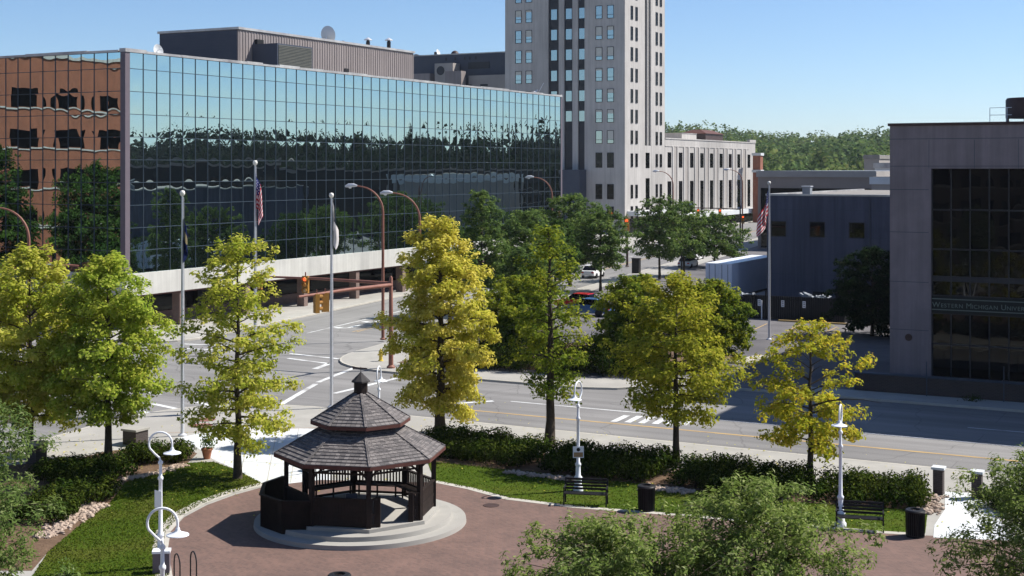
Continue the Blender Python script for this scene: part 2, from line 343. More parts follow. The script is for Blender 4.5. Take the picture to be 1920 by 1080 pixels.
cB0, cB1 = 59.0, 75.0          # kerbs of the avenue
pA0, pA1 = -55.4, -41.4        # kerbs of the side street
def isect(p, c):
    """crossing of side-street line p with avenue line c"""
    det = CA * C28 + SA * S28
    return ((p * C28 + SA * c) / det, (CA * c - S28 * p) / det)
park_corner = arc_corner(ab(pA1, 20), isect(pA1, cB0), grid(40, cB0), 9.5, 10)
park = [ab(pA1, 10)] + park_corner + [grid(60, cB0), (70, 10), (0, -4)]
block('pavement', park, M['concrete'])
ne = arc_corner(ab(pA1, 200), isect(pA1, 71.2), grid(40, 71.2), 7.0, 10) + [grid(-33.5, 71.2), grid(-31.5, 71.9), grid(-29.5, 74.3), grid(-27.5, cB1)]
block('pavement', [ab(pA1, 330)] + ne + [grid(80, cB1), grid(160, 200), grid(60, 330)], M['lot_asphalt'])
sheet('footway', [ab(pA1 + .2, 330), ab(pA1 + .2, 100)] + [(x + .12, y + .16) for x, y in ne[:-4]] + [grid(-33.5, 71.4), grid(-31.5, 72.1), grid(-29.5, 74.5), grid(-27.5, 75.2), grid(80, 75.2), grid(80, 77.4), grid(-30, 77.4), grid(-34, 74.6), grid(-44, 74.6), ab(pA1 + 4.5, 97), ab(pA1 + 4.2, 330)], PV + .002, M['concrete'])
nw = arc_corner(ab(pA0, 200), isect(pA0, cB1), grid(-200, cB1), 5, 8)
block('pavement', [ab(pA0, 330)] + nw + [grid(-170, cB1), grid(-200, 300)], M['concrete'])
sw = arc_corner(ab(pA0, 10), isect(pA0, cB0), grid(-200, cB0), 5, 8)
block('pavement', [ab(pA0, 35)] + sw + [grid(-170, cB0), grid(-150, 0), grid(-90, -10)], M['concrete'])

sheet('side_street', [ab(pA0 - .3, 98), ab(pA1 + .3, 98), ab(pA1 + .3, 330), ab(pA0 - .3, 330)], 0.003, M['asphalt_side'])
# road markings
Z1 = 0.007
strip('yellow_centre_line', [grid(-38.5, 62.3), grid(40, 62.7)], 0.22, Z1, M['yellow_paint'])
strip('lane_line', [grid(-35, 65.7), grid(40, 65.7)], 0.15, Z1, M['paint'])
for i in range(9): strip('lane_line', [grid(-30 + i * 9, 69.4), grid(-27 + i * 9, 69.4)], 0.12, Z1, M['paint'])
strip('yellow_centre_line', [ab(-46.6, 96), ab(-46.6, 300)], 0.12, Z1, M['yellow_paint'])
strip('yellow_centre_line', [ab(-46.95, 96), ab(-46.95, 300)], 0.12, Z1, M['yellow_paint'])
strip('lane_line', [ab(-49.8, 94), ab(-49.8, 136)], 0.14, Z1, M['paint'])
for i in range(12): strip('lane_line', [ab(-49.8, 142 + i * 12), ab(-49.8, 146 + i * 12)], 0.14, Z1, M['paint'])
for a, b, w in [((497, 776), (592, 720), .32), ((596, 717), (664, 690), .32), ((627, 738), (745, 709), .34), ((543, 663), (635, 673), .3), ((540, 672), (618, 682), .3),
                ((590, 692), (620, 681), .4), ((205, 761), (338, 785), .32), ((285, 757), (394, 780), .32), ((245, 729), (300, 740), .32), ((368, 754), (430, 768), .32),
                ((343, 645), (470, 650), .3), ((340, 653), (460, 659), .3), ((20, 672), (52, 667), .4), ((515, 728), (540, 719), .3)]:
    strip('crosswalk_line', [at(*a), at(*b)], w, Z1 + 0.002, M['paint'])
for k in range(6):                                         # ladder crossing on the avenue
    a = at(1150 + k * 26, 791 + k * 1.3); b = at(1176 + k * 24, 779 + k * 1.3)
    strip('crosswalk_bar', [a, b], 0.34, Z1 + 0.002, M['paint'])
strip('stop_line', [at(850, 757), at(925, 752)], 0.35, Z1 + 0.002, M['paint'])
# turn arrow painted in the left lane
def arrow(px, py, s=1.0):
    cx, cy = at(px, py); T = lambda a, b: (cx + a * CA * s + b * SA * s, cy - a * SA * s + b * CA * s, Z1 + 0.003)
    MB().add([T(0.05, 1.6), T(0.35, 1.6), T(0.35, -0.6), T(0.05, -0.6), T(-0.3, -0.95), T(-0.3, -1.2), T(-.95, -.7), T(-.3, -.2), T(-.3, -.5)],
             [(0, 1, 2, 3), (3, 2, 5, 4), (5, 6, 7, 8)]).build('turn_arrow', M['paint'], kind='structure')
arrow(655, 613, 1.1); arrow(706, 602, 1.1)

# park surfaces (level with the kerb)
def pp(l, z=PV): return [at(x, y, z) for x, y in l]
lawn_l = pp([(58, 1085), (90, 1035), (150, 985), (205, 945), (235, 905), (300, 880), (352, 868), (400, 866), (440, 880), (495, 908), (430, 925), (380, 945), (338, 968), (312, 996), (306, 1030), (318, 1085)])
sheet('lawn', lawn_l, PV + 0.006, M['grass'])
lawn_r = pp([(800, 862), (960, 880), (1200, 905), (1500, 940), (1740, 955), (1735, 1000), (1650, 997), (1450, 980), (1240, 962), (1080, 950), (950, 934), (880, 916), (815, 903)])
sheet('lawn', lawn_r, PV + 0.006, M['grass'])
plaza = pp([(324, 1085), (314, 1030), (319, 998), (345, 970), (388, 947), (440, 928), (497, 912), (600, 900), (815, 905), (880, 918), (950, 937), (1080, 953), (1240, 965), (1450, 983), (1650, 1000), (1735, 1004), (1905, 1012), (2200, 1030)]) + [(24, 14), (-7, 14), (-10.6, 36)]
sheet('brick_plaza', plaza, PV + 0.004, M['paver'])
edge_l = pp([(308, 1085), (300, 1030), (306, 997), (334, 965), (376, 943), (430, 923), (497, 907)])
edge_r = pp([(815, 903), (880, 916), (950, 935), (1080, 951), (1240, 963), (1450, 981), (1650, 998), (1735, 1003)])
strip('plaza_edging', edge_l, 0.5, PV + 0.012, M['kerb']); strip('plaza_edging', edge_r, 0.32, PV + 0.012, M['kerb'])
sheet('white_path', pp([(330, 822), (430, 800), (590, 804), (640, 812), (620, 902), (497, 911), (452, 884), (400, 862), (368, 838)]), PV + 0.002, M['white_concrete'])
sheet('white_path', pp([(1772, 922), (1835, 926), (1862, 960), (1905, 1014), (1750, 1008), (1752, 985), (1772, 955)]), PV + 0.008, M['white_concrete'])
mulch_l = pp([(40, 870), (110, 868), (205, 845), (330, 835), (370, 850), (352, 868), (300, 880), (235, 905), (205, 945), (150, 985), (90, 1035), (60, 1070), (-60, 1070), (-60, 880)])
sheet('planting_bed', mulch_l, PV + 0.003, M['mulch'])
mulch_r = pp([(800, 830), (960, 842), (1200, 872), (1480, 905), (1740, 935), (1755, 962), (1740, 958), (1500, 942), (1200, 907), (960, 882), (800, 864)])
sheet('planting_bed', mulch_r, PV + 0.009, M['mulch'])
# joints in the pale path and in the pavement by the corner
for a, b in [((470, 806), (452, 884)), ((560, 804), (545, 905)), ((360, 838), (640, 845)), ((400, 862), (640, 876)), ((520, 804), (500, 908))]:
    strip('path_joint', [at(*a, PV), at(*b, PV)], 0.03, PV + 0.013, M['kerb'])
strip('pavement_joint', [at(300, 812, PV), at(620, 801, PV)], 0.10, PV + 0.004, M['rock'])
# car park on the far side of the avenue
sheet('car_park', [grid(-50, 84), grid(-18.5, 84), grid(-18.5, 111), grid(-36, 111), grid(-36, 134), grid(-60, 134)], PV + 0.004, M['lot_asphalt'])
sheet('planting_bed', [grid(-48, 74.6), grid(-30.5, 77), grid(-29.8, 88), grid(-48, 89)], PV + 0.012, M['mulch'])
sheet('driveway', [grid(-29, 75.2), grid(-22.5, 75.2), grid(-22.5, 85), grid(-29, 85)], PV + 0.008, M['lot_asphalt'])
for px, py in [(1416, 612), (1480, 614), (1548, 618)]:
    a = at(px + 22, py - 5, PV); b = at(px - 4, py + 7, PV)
    strip('parking_line', [a, b], 0.12, PV + 0.010, M['yellow_paint'])
for poly in ([(1362, 682), (1420, 668), (1447, 672), (1420, 684)], [(1330, 716), (1368, 703), (1382, 706), (1350, 722)]):
    p = pp(poly); MB().prism(p if area2(p) > 0 else p[::-1], 0, PV + 0.12).build('traffic_island', M['kerb'], kind='structure')

# ------------------------------------------------------------------ foliage
def leaf_obj(name, cen, nor, size, mat, parent=None, aspect=0.6, rng=None, loc=None, kind=None):
    n = len(cen); rng = rng or np.random.default_rng(1)
    nor = nor / (np.linalg.norm(nor, axis=1, keepdims=True) + 1e-9)
    t = rng.normal(size=(n, 3)); t -= nor * (t * nor).sum(1, keepdims=True); t /= (np.linalg.norm(t, axis=1, keepdims=True) + 1e-9)
    b = np.cross(nor, t); sz = size[:, None]
    v = np.empty((n, 4, 3)); v[:, 0] = cen - t * sz * .5; v[:, 1] = cen + b * sz * aspect * .5 + nor * sz * .08; v[:, 2] = cen + t * sz * .5; v[:, 3] = cen - b * sz * aspect * .5 + nor * sz * .08
    me = bpy.data.meshes.new(name); me.vertices.add(4 * n); me.vertices.foreach_set('co', v.reshape(-1)); me.loops.add(4 * n); me.loops.foreach_set('vertex_index', np.arange(4 * n, dtype=np.int32))
    me.polygons.add(n); me.polygons.foreach_set('loop_start', np.arange(0, 4 * n, 4, dtype=np.int32)); me.polygons.foreach_set('loop_total', np.full(n, 4, dtype=np.int32))
    me.materials.append(mat); me.update(calc_edges=True)
    o = bpy.data.objects.new(name, me); COL.objects.link(o)
    if parent: o.parent = parent
    if loc: o.location = loc
    if kind: o['kind'] = kind
    return o
PROF = {'oak': [(0, .5), (.12, .85), (.3, 1), (.55, .92), (.75, .72), (.9, .46), (1, .16)],
        'round': [(0, .5), (.2, .9), (.45, 1), (.7, .88), (.88, .55), (1, .12)],
        'vase': [(0, .3), (.2, .6), (.5, 1), (.75, 1), (.92, .6), (1, .2)],
        'spire': [(0, .7), (.2, 1), (.5, .8), (.8, .45), (1, .05)],
        'low': [(0, .8), (.3, 1), (.6, .95), (.85, .6), (1, .2)]}
def tree(name, label, base, h, Rr, z0, mat, prof='oak', limbs=46, dens=1.0, leaf=0.17, seed=1, tr=0.16, cat='tree', group=None, clump=0.42, droop=0.25, lean=(0, 0), flat=0.78, rise=0.75, off=(0, 0), aspect=0.6, bare=0):
    rg = np.random.default_rng(seed); r_ = random.Random(seed)
    root = thing(name, label, cat, (base[0], base[1], PV if len(base) < 3 else base[2]), 0, group)
    tk = MB(); k = 9; P = []
    for i in range(k):
        t = i / (k - 1); P.append((off[0] * t * t + lean[0] * t + (r_.uniform(-1, 1) * .05 * h * .12 if 0 < i else 0), off[1] * t * t + lean[1] * t + (r_.uniform(-1, 1) * .05 * h * .12 if 0 < i else 0), h * .96 * t))
    def trunk_at(z):
        q = max(0, min(.999, z / (h * .96))) * (k - 1); i = int(q); f = q - i; return np.array(P[i]) * (1 - f) + np.array(P[i + 1]) * f
    tk.tube([(P[0][0], P[0][1], -0.1)] + P[0:1] + P[1:], [tr * 1.5, tr * 1.25] + [tr * (1 - .9 * (i / (k - 1))) for i in range(1, k)], 8)
    pf = PROF[prof]; xs = [a for a, _ in pf]; ys = [b for _, b in pf]
    C = []; CR = []
    for i in range(limbs):
        t = ((i + r_.random()) / limbs) ** 0.92; az = i * 2.39996 + r_.uniform(-.35, .35)
        L = Rr * np.interp(t, xs, ys) * r_.uniform(.66, 1.14)
        zt = z0 + (h - z0) * t; sl = -0.12 + rise * t
        zs = max(.25 * z0, min(zt - sl * L * .55, h * .93)); s0 = trunk_at(zs)
        d = np.array((math.cos(az), math.sin(az), 0.0)); pts = []
        for s in (0, .25, .5, .75, 1):
            q = s0 + d * L * s + np.array((0, 0, 1.0)) * (L * (sl * s + droop * (s - s * s * 1.25)) + (zt - sl * L * .5 - zs) * s * .6); pts.append(q)
        r0 = max(.018, tr * .34 * (1 - .6 * t) * min(1.2, L / 2.2)); tk.tube(pts, [r0, r0 * .75, r0 * .5, r0 * .32, r0 * .15], 5, cap=False)
        perp = np.array((-d[1], d[0], 0))
        if r_.random() < bare: continue
        nc = max(3, int(3 + L * 3.0))
        for j in range(nc):
            s = .28 + .74 * (j + r_.random()) / nc
            a = int(min(3, s * 4)); f = min(1, s * 4 - a); q = pts[a] * (1 - f) + pts[min(4, a + 1)] * f
            q2 = q + perp * r_.gauss(0, .2) * L * (s ** .5) * .9 + np.array((0, 0, r_.uniform(-.16, .24)))
            if s > .45 and j % 2 == 0: tk.tube([q, (q + q2) / 2 + np.array((0, 0, .05)), q2], [r0 * .28, r0 * .2, .006], 4, cap=False)
            C.append(q2); CR.append(clump * r_.uniform(.5, 1.25) * (.75 + .35 * (1 - t)))
    for q in range(5): C.append(trunk_at(h * (.86 + .03 * q)) + rg.normal(0, .1, 3)); CR.append(clump * .7)
    C = np.array(C); CR = np.array(CR)
    cnt = np.maximum(6, (dens * 62 * (CR / .42) ** 2 * (.17 / leaf) ** 2)).astype(int)
    idx = np.repeat(np.arange(len(C)), cnt); n = len(idx)
    dirs = rg.normal(size=(n, 3)); dirs /= np.linalg.norm(dirs, axis=1, keepdims=True)
    rad = rg.random(n) ** .45
    ofs = dirs * rad[:, None] * CR[idx][:, None]; ofs[:, 2] *= flat; ofs[:, 2] -= .25 * (ofs[:, 0] ** 2 + ofs[:, 1] ** 2) / CR[idx]
    cen = C[idx] + ofs
    outw = cen - np.array((off[0] * .4, off[1] * .4, h * .45)); outw /= (np.linalg.norm(outw, axis=1, keepdims=True) + 1e-6)
    nor = dirs * .55 + outw * .45 + np.array((0, 0, .55)) + rg.normal(0, .45, (n, 3))
    tk.build('trunk', M['bark'], root, smooth=60)
    leaf_obj('crown', cen, nor, leaf * rg.uniform(.5, 1.5, n), mat, root, aspect, rg)
    return root

LY = leafmat('yellow_gold_leaves', [(0, (.46, .42, .06)), (.5, (.66, .58, .10)), (1, (.80, .70, .20))], [(0, (.36, .39, .04)), (.6, (.54, .52, .07)), (1, (.70, .62, .13))], .45, .5)
LYG = leafmat('yellow_green_leaves', [(0, (.34, .38, .04)), (.5, (.51, .51, .08)), (1, (.68, .61, .15))], [(0, (.23, .31, .03)), (.6, (.39, .44, .05)), (1, (.56, .54, .10))], .5, .5)
LG = leafmat('fresh_green_leaves', [(0, (.20, .30, .03)), (.5, (.33, .43, .055)), (1, (.50, .54, .11))], [(0, (.28, .36, .035)), (.6, (.42, .47, .06)), (1, (.56, .53, .10))], .55, .5)
LYO = leafmat('yellow_olive_leaves', [(0, (.17, .21, .02)), (.5, (.30, .32, .035)), (1, (.48, .44, .06))], [(0, (.24, .28, .025)), (.6, (.40, .40, .04)), (1, (.54, .46, .07))], .5)
LOL = leafmat('olive_leaves', [(0, (.07, .12, .016)), (.5, (.13, .19, .022)), (1, (.24, .29, .04))], [(0, (.15, .20, .02)), (.6, (.30, .33, .03)), (1, (.46, .43, .05))], .45)
LOR = leafmat('gold_orange_leaves', [(0, (.30, .32, .03)), (.55, (.48, .46, .05)), (1, (.60, .42, .05))], [(0, (.26, .31, .02)), (.6, (.46, .47, .035)), (1, (.62, .50, .05))], .7)
LD = leafmat('deep_green_leaves', [(0, (.026, .055, .016)), (.5, (.045, .09, .024)), (1, (.085, .14, .035))], [(0, (.04, .075, .016)), (.6, (.075, .125, .026)), (1, (.12, .17, .045))], .4)
LDK = leafmat('shade_painted_leaves', [(0, (.008, .018, .008)), (.6, (.015, .03, .012)), (1, (.03, .05, .018))], None, .4, .2)  # near-black green with shade put into the leaf colour
LM = leafmat('mid_green_leaves', [(0, (.055, .10, .03)), (.5, (.10, .165, .045)), (1, (.18, .25, .08))], [(0, (.075, .13, .026)), (.6, (.135, .2, .045)), (1, (.22, .27, .08))], .5)
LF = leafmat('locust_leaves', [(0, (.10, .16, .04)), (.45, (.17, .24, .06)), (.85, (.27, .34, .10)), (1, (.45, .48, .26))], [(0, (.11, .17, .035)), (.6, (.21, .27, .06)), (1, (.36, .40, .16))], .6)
LFD = leafmat('dark_locust_leaves', [(0, (.07, .12, .035)), (.45, (.12, .185, .05)), (.85, (.19, .26, .08)), (1, (.32, .37, .18))], [(0, (.08, .13, .03)), (.6, (.15, .21, .05)), (1, (.26, .30, .12))], .6)  # darker variant of the locust leaf colours
LH = leafmat('juniper_green', [(0, (.012, .026, .005)), (.6, (.024, .046, .008)), (1, (.055, .085, .013))], [(0, (.022, .034, .006)), (.6, (.046, .066, .010)), (1, (.09, .105, .016))], .8, .15)
LFAR = leafmat('wooded_hill_green', [(0, (.055, .10, .04)), (.5, (.085, .14, .05)), (1, (.13, .19, .07))], [(0, (.08, .13, .04)), (.6, (.15, .21, .06)), (1, (.24, .25, .09))], .03, .3)

TG = 'trees along the park edge'
tree('street_tree', 'large yellow green tree at the left edge, fullest of the park trees', at(57, 858, PV), 9.0, 2.95, 1.5, LYG, 'round', 60, 1.45, .16, 11, .15, group=TG)
tree('street_tree', 'fresh green tree beside the big yellow green one at left', at(203, 872, PV), 8.8, 2.6, 1.9, LG, 'round', 56, 1.2, .15, 12, .17, group=TG, clump=.46)
tree('street_tree', 'slender yellow green tree beside the white path, thin at its top', at(446, 897, PV), 9.7, 2.5, 1.3, LYG, 'oak', 50, .95, .15, 13, .16, group=TG, clump=.38, droop=.1)
tree('street_tree', 'tall golden yellow tree just right of the gazebo roof', at(826, 820, PV), 10.2, 2.75, 1.2, LY, 'oak', 60, 1.3, .16, 14, .24, group=TG, clump=.46)
tree('street_tree', 'dark olive tree behind the white lamp post in the hedge', at(1030, 838, PV), 10.0, 2.1, 2.0, LOL, 'oak', 42, .52, .15, 15, .22, group=TG, clump=.4)
tree('street_tree', 'wide yellow olive tree with level boughs in the hedge', at(1268, 872, PV), 8.0, 2.95, 2.0, LYO, 'oak', 44, .88, .15, 16, .15, group=TG, clump=.44, droop=.05, rise=.5)
tree('street_tree', 'small sparse golden orange tree behind the right lamp post', at(1519, 907, PV), 6.3, 2.6, 1.3, LOR, 'round', 36, .95, .15, 17, .14, group=TG, clump=.36, bare=.2)
# leafy trees nearest the viewer
FG = 'green trees nearest the viewer'
tree('locust_tree', 'feathery green tree cut by the bottom edge, left one of the middle pair', (1.75, 26.6, PV), 5.55, 2.4, 1.8, LF, 'round', 100, 1.5, .105, 21, .08, group=FG, clump=.27, droop=.4, aspect=.34, flat=1.0)
tree('locust_tree', 'feathery green tree cut by the bottom edge, taller one of the middle pair', (4.75, 27.2, PV), 6.1, 2.5, 1.8, LF, 'round', 110, 1.5, .105, 22, .08, group=FG, clump=.27, droop=.4, aspect=.34, flat=1.0)
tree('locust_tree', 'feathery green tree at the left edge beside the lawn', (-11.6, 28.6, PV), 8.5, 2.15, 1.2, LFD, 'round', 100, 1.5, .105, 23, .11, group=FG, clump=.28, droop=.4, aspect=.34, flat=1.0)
tree('locust_tree', 'feathery green tree at the right edge beside the white entrance path', (11.8, 30.5, PV), 6.15, 2.25, 1.3, LF, 'round', 90, 1.4, .105, 24, .1, group=FG, clump=.27, droop=.4, aspect=.34, flat=1.0)
# trees across the avenue and along the side street
BG = 'trees across the avenue'
MG = 'trees along the side street'
tree('low_tree', 'low dense green tree behind the dark olive tree, across the avenue', grid(-41.3, 78.6), 5.3, 3.0, .9, LOL, 'low', 56, 1.5, .2, 31, .14, group=BG)
tree('low_tree', 'low dense olive tree between two yellow park trees, across the avenue', grid(-33.8, 79.5), 5.6, 2.9, .9, LOL, 'low', 56, 1.5, .2, 32, .14, group=BG)
tree('low_tree', 'low dense yellowish tree left of the parking lines, across the avenue', grid(-30.0, 82.5), 5.2, 3.0, .9, LOL, 'low', 56, 1.5, .2, 33, .14, group=BG)
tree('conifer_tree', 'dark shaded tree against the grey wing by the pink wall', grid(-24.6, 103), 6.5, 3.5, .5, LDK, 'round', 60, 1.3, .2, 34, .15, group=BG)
tree('side_street_tree', 'pointed pale green tree above the golden tree', (-2.6, 118.0), 10.6, 2.4, 2.2, LM, 'oak', 50, 1.2, .22, 41, .16, group=MG)
tree('side_street_tree', 'green tree right behind the golden tree crown', (1.2, 124.0), 8.6, 3.6, 2.0, LM, 'round', 54, 1.2, .22, 42, .16, group=MG)
tree('side_street_tree', 'broad dark tree before the tower entrance', (6.2, 148.0), 9.6, 4.3, 2.4, LM, 'round', 56, 1.2, .24, 43, .17, group=MG)
tree('side_street_tree', 'dark tree with a bare thin stem below the tower corner', at(1126, 548), 8.2, 3.8, 2.6, LM, 'round', 54, 1.1, .24, 44, .14, group=MG)
tree('side_street_tree', 'rounded dark green tree behind the dark olive park tree', (4.2, 134.0), 7.4, 3.2, 1.8, LD, 'round', 50, 1.1, .24, 49, .15, group=MG)
tree('side_street_tree', 'low grey green tree left of the bare thin stem', (1.2, 113.0), 6.0, 2.6, 1.6, LM, 'round', 46, 1.1, .22, 50, .15, group=MG)
tree('side_street_tree', 'grey green tree before the pale stone block', at(1237, 526), 9.2, 3.9, 2.4, LM, 'round', 54, 1.1, .25, 45, .15, group=MG)
tree('side_street_tree', 'grey green tree standing right of a dark post', at(1282, 519), 8.6, 3.2, 2.2, LM, 'round', 48, 1.1, .25, 46, .15, group=MG)
tree('side_street_tree', 'low wide green tree above the trailer roof', at(1340, 503), 6.6, 4.6, 1.4, LM, 'low', 50, 1.2, .26, 47, .15, group=MG)
tree('side_street_tree', 'green tree left of the pole with the white banner', (-5.0, 112.0), 7.8, 2.4, 2.0, LD, 'round', 40, .9, .22, 48, .15, group=MG)

# hedges and shrubs
def hedge(label, line, w, h, seed, z=PV, group='hedges round the park', leaf=.13, dens=1.0):
    rg = np.random.default_rng(seed); pts = [np.array(p) for p in line]
    seg = [np.linalg.norm(b - a) for a, b in zip(pts[:-1], pts[1:])]; L = sum(seg)
    nb = int(L / .55) + 2; C = []; CR = []; tw = MB(); base = pts[0]
    for i in range(nb):
        s = L * (i + rg.random()) / nb; k = 0
        while k < len(seg) - 1 and s > seg[k]: s -= seg[k]; k += 1
        a, b = pts[k], pts[k + 1]; d = (b - a) / seg[k]; nn = np.array((-d[1], d[0]))
        for row in range(max(2, int(w / .6))):
            o = (row + .5 + rg.uniform(-.35, .35)) / max(2, int(w / .6)) - .5
            hh = h * rg.uniform(.72, 1.1) * (1 - 0.5 * abs(o)); p = a + d * s + nn * o * w - base
            C.append((p[0], p[1], hh * .52)); CR.append((rg.uniform(.45, .62), hh * .52))
            tw.tube([(p[0], p[1], -.02), (p[0] + rg.uniform(-.1, .1), p[1] + rg.uniform(-.1, .1), hh * .7)], [.03, .01], 5)
    C = np.array(C); CR = np.array(CR); cnt = (dens * 330 * CR[:, 0] ** 2 * (.13 / leaf) ** 2 / .3).astype(int)
    idx = np.repeat(np.arange(len(C)), cnt); n = len(idx); dirs = rg.normal(size=(n, 3)); dirs /= np.linalg.norm(dirs, axis=1, keepdims=True)
    rad = rg.random(n) ** .35; ofs = dirs * rad[:, None]; ofs[:, :2] *= CR[idx][:, :1]; ofs[:, 2] *= CR[idx][:, 1]
    cen = C[idx] + ofs; cen[:, 2] = np.maximum(cen[:, 2], .02)
    nor = dirs + np.array((0, 0, .3)) + rg.normal(0, .5, (n, 3))
    root = thing('hedge', label, 'hedge', (base[0], base[1], z), 0, group)
    tw.build('hedge_stems', M['bark'], root); leaf_obj('foliage', cen, nor, leaf * rg.uniform(.6, 1.4, n), LH, root, .45, rg)  # bark part is the woody stems inside the foliage
gp = lambda l: [at(x, y, PV) for x, y in l]
hedge('clipped dark hedge running from the golden tree trunk to the olive tree', gp([(800, 841), (900, 853), (1015, 868)]), 3.2, 1.2, 51)
hedge('dark hedge behind the lamp post with the small sign', gp([(1035, 870), (1140, 882), (1245, 895)]), 3.2, 1.2, 52)
hedge('dark hedge between the wide yellow tree and the small orange tree', gp([(1290, 900), (1400, 911), (1500, 922)]), 3.2, 1.15, 53)
hedge('dark low hedge behind the bench beside the right lamp post', gp([(1540, 926), (1640, 936), (1735, 941)]), 3.0, 1.1, 54)
hedge('dark hedge by the brick pillar and the curled lamp heads', gp([(235, 868), (290, 862), (345, 862)]), 1.8, .95, 55)
hedge('long shaded hedge below the fresh green tree', gp([(75, 905), (150, 893), (225, 885)]), 2.6, .9, 56)
hedge('dark juniper hedge beside the stone edging on the lawn', gp([(60, 985), (110, 955), (185, 925)]), 2.0, 1.0, 57)
hedge('dense dark shrubs under the low trees across the avenue', [grid(-46.5, 75.6), grid(-39, 75.9), grid(-31.5, 77.5)], 3.4, 2.3, 59, group='hedges across the avenue')
hedge('shrubs past the right entrance pillar', gp([(1860, 945), (1925, 960)]), 1.8, .9, 58)

rg = np.random.default_rng(321); nl = 1500; ca_ = np.array([[-11.1, 56.1], [-17.1, 58.7], [-3.3, 63.5], [1.7, 60.5], [6.9, 57.2], [11.9, 54], [-20, 60]])[rg.integers(0, 7, nl)] + rg.normal(0, 3.2, (nl, 2))
o = leaf_obj('fallen_leaves', np.column_stack([ca_, np.full(nl, PV + .03)]), np.array((0, 0, 1.0)) + rg.normal(0, .3, (nl, 3)), rg.uniform(.05, .12, nl), LY, None, .7, rg, kind='stuff'); tag(o, 'scattered yellow fallen leaves under the park trees', 'fallen leaves')
def inside(pts, poly):
    c = np.zeros(len(pts), bool); n = len(poly)
    for i in range(n):
        (x0, y0), (x1, y1) = poly[i - 1], poly[i]; k = ((y0 > pts[:, 1]) != (y1 > pts[:, 1])); xx = x0 + (pts[:, 1] - y0) / ((y1 - y0) or 1e-9) * (x1 - x0); c ^= k & (pts[:, 0] < xx)
    return c
LGR = leafmat('grass_blades', [(0, (.05, .09, .008)), (.6, (.085, .13, .014)), (1, (.15, .17, .03))], [(0, (.06, .085, .01)), (.6, (.11, .135, .02)), (1, (.17, .17, .05))], .35, .35)
for poly, nn_ in ((lawn_l, 26000), (lawn_r, 24000)):
    P_ = np.array(poly); q = P_.min(0) + rg.random((nn_, 2)) * (P_.max(0) - P_.min(0)); q = q[inside(q, poly)]; n_ = len(q)
    nr_ = rg.normal(0, 1, (n_, 3)); nr_[:, 2] = .45 + abs(nr_[:, 2]) * .4
    o = leaf_obj('grass_blades', np.column_stack([q, np.full(n_, PV + .025)]), nr_, rg.uniform(.05, .12, n_), LGR, None, .35, rg, kind='stuff'); tag(o, 'short uneven grass on the park lawns', 'grass')
# stone borders (uncountable rubble)
def rocks(poly_line, w, n, seed):
    rg = random.Random(seed); mb = MB()
    for i in range(n):
        k = rg.randrange(len(poly_line) - 1); t = rg.random(); a, b = Vector(poly_line[k]), Vector(poly_line[k + 1]); d = (b - a).normalized(); p = a.lerp(b, t) + Vector((-d.y, d.x)) * rg.gauss(0, w / 3)
        s = rg.uniform(.05, .15); m4 = Matrix.Translation((p.x, p.y, PV + s * .25)) @ Matrix.Rotation(rg.random() * 6, 4, 'Z') @ Matrix.Rotation(rg.random() * 1, 4, 'X')
        vs = [(math.cos(a_) * s * r_ * rg.uniform(.8, 1.15), math.sin(a_) * s * r_ * .8 * rg.uniform(.8, 1.15), z_ * s) for r_, z_ in ((.6, -.4), (1, 0), (.6, .45)) for a_ in [q * 1.2566 for q in range(5)]]
        fs = [(i_ * 5 + q, i_ * 5 + (q + 1) % 5, (i_ + 1) * 5 + (q + 1) % 5, (i_ + 1) * 5 + q) for i_ in range(2) for q in range(5)] + [(10, 11, 12, 13, 14)]
        mb.add([tuple(m4 @ Vector(v)) for v in vs], fs)
    o = mb.build('rock_border', M['rock'], kind='stuff'); tag(o, 'tan rubble edging stones along the planting bed', 'rocks')
rocks(gp([(80, 1010), (130, 978), (185, 945)]), .7, 330, 1)
rocks(gp([(1205, 914), (1250, 919), (1300, 924)]), .5, 150, 2)
rocks(gp([(945, 885), (1010, 893), (1080, 900)]), .45, 150, 3)
rocks(gp([(1755, 930), (1745, 950), (1735, 965)]), .6, 130, 4)
rocks(gp([(1245, 882), (1275, 886), (1310, 882)]), .5, 110, 5)
rocks(gp([(230, 900), (290, 890), (345, 872)]), .5, 140, 6)
rocks(gp([(1470, 912), (1520, 915), (1530, 920)]), .5, 90, 7)

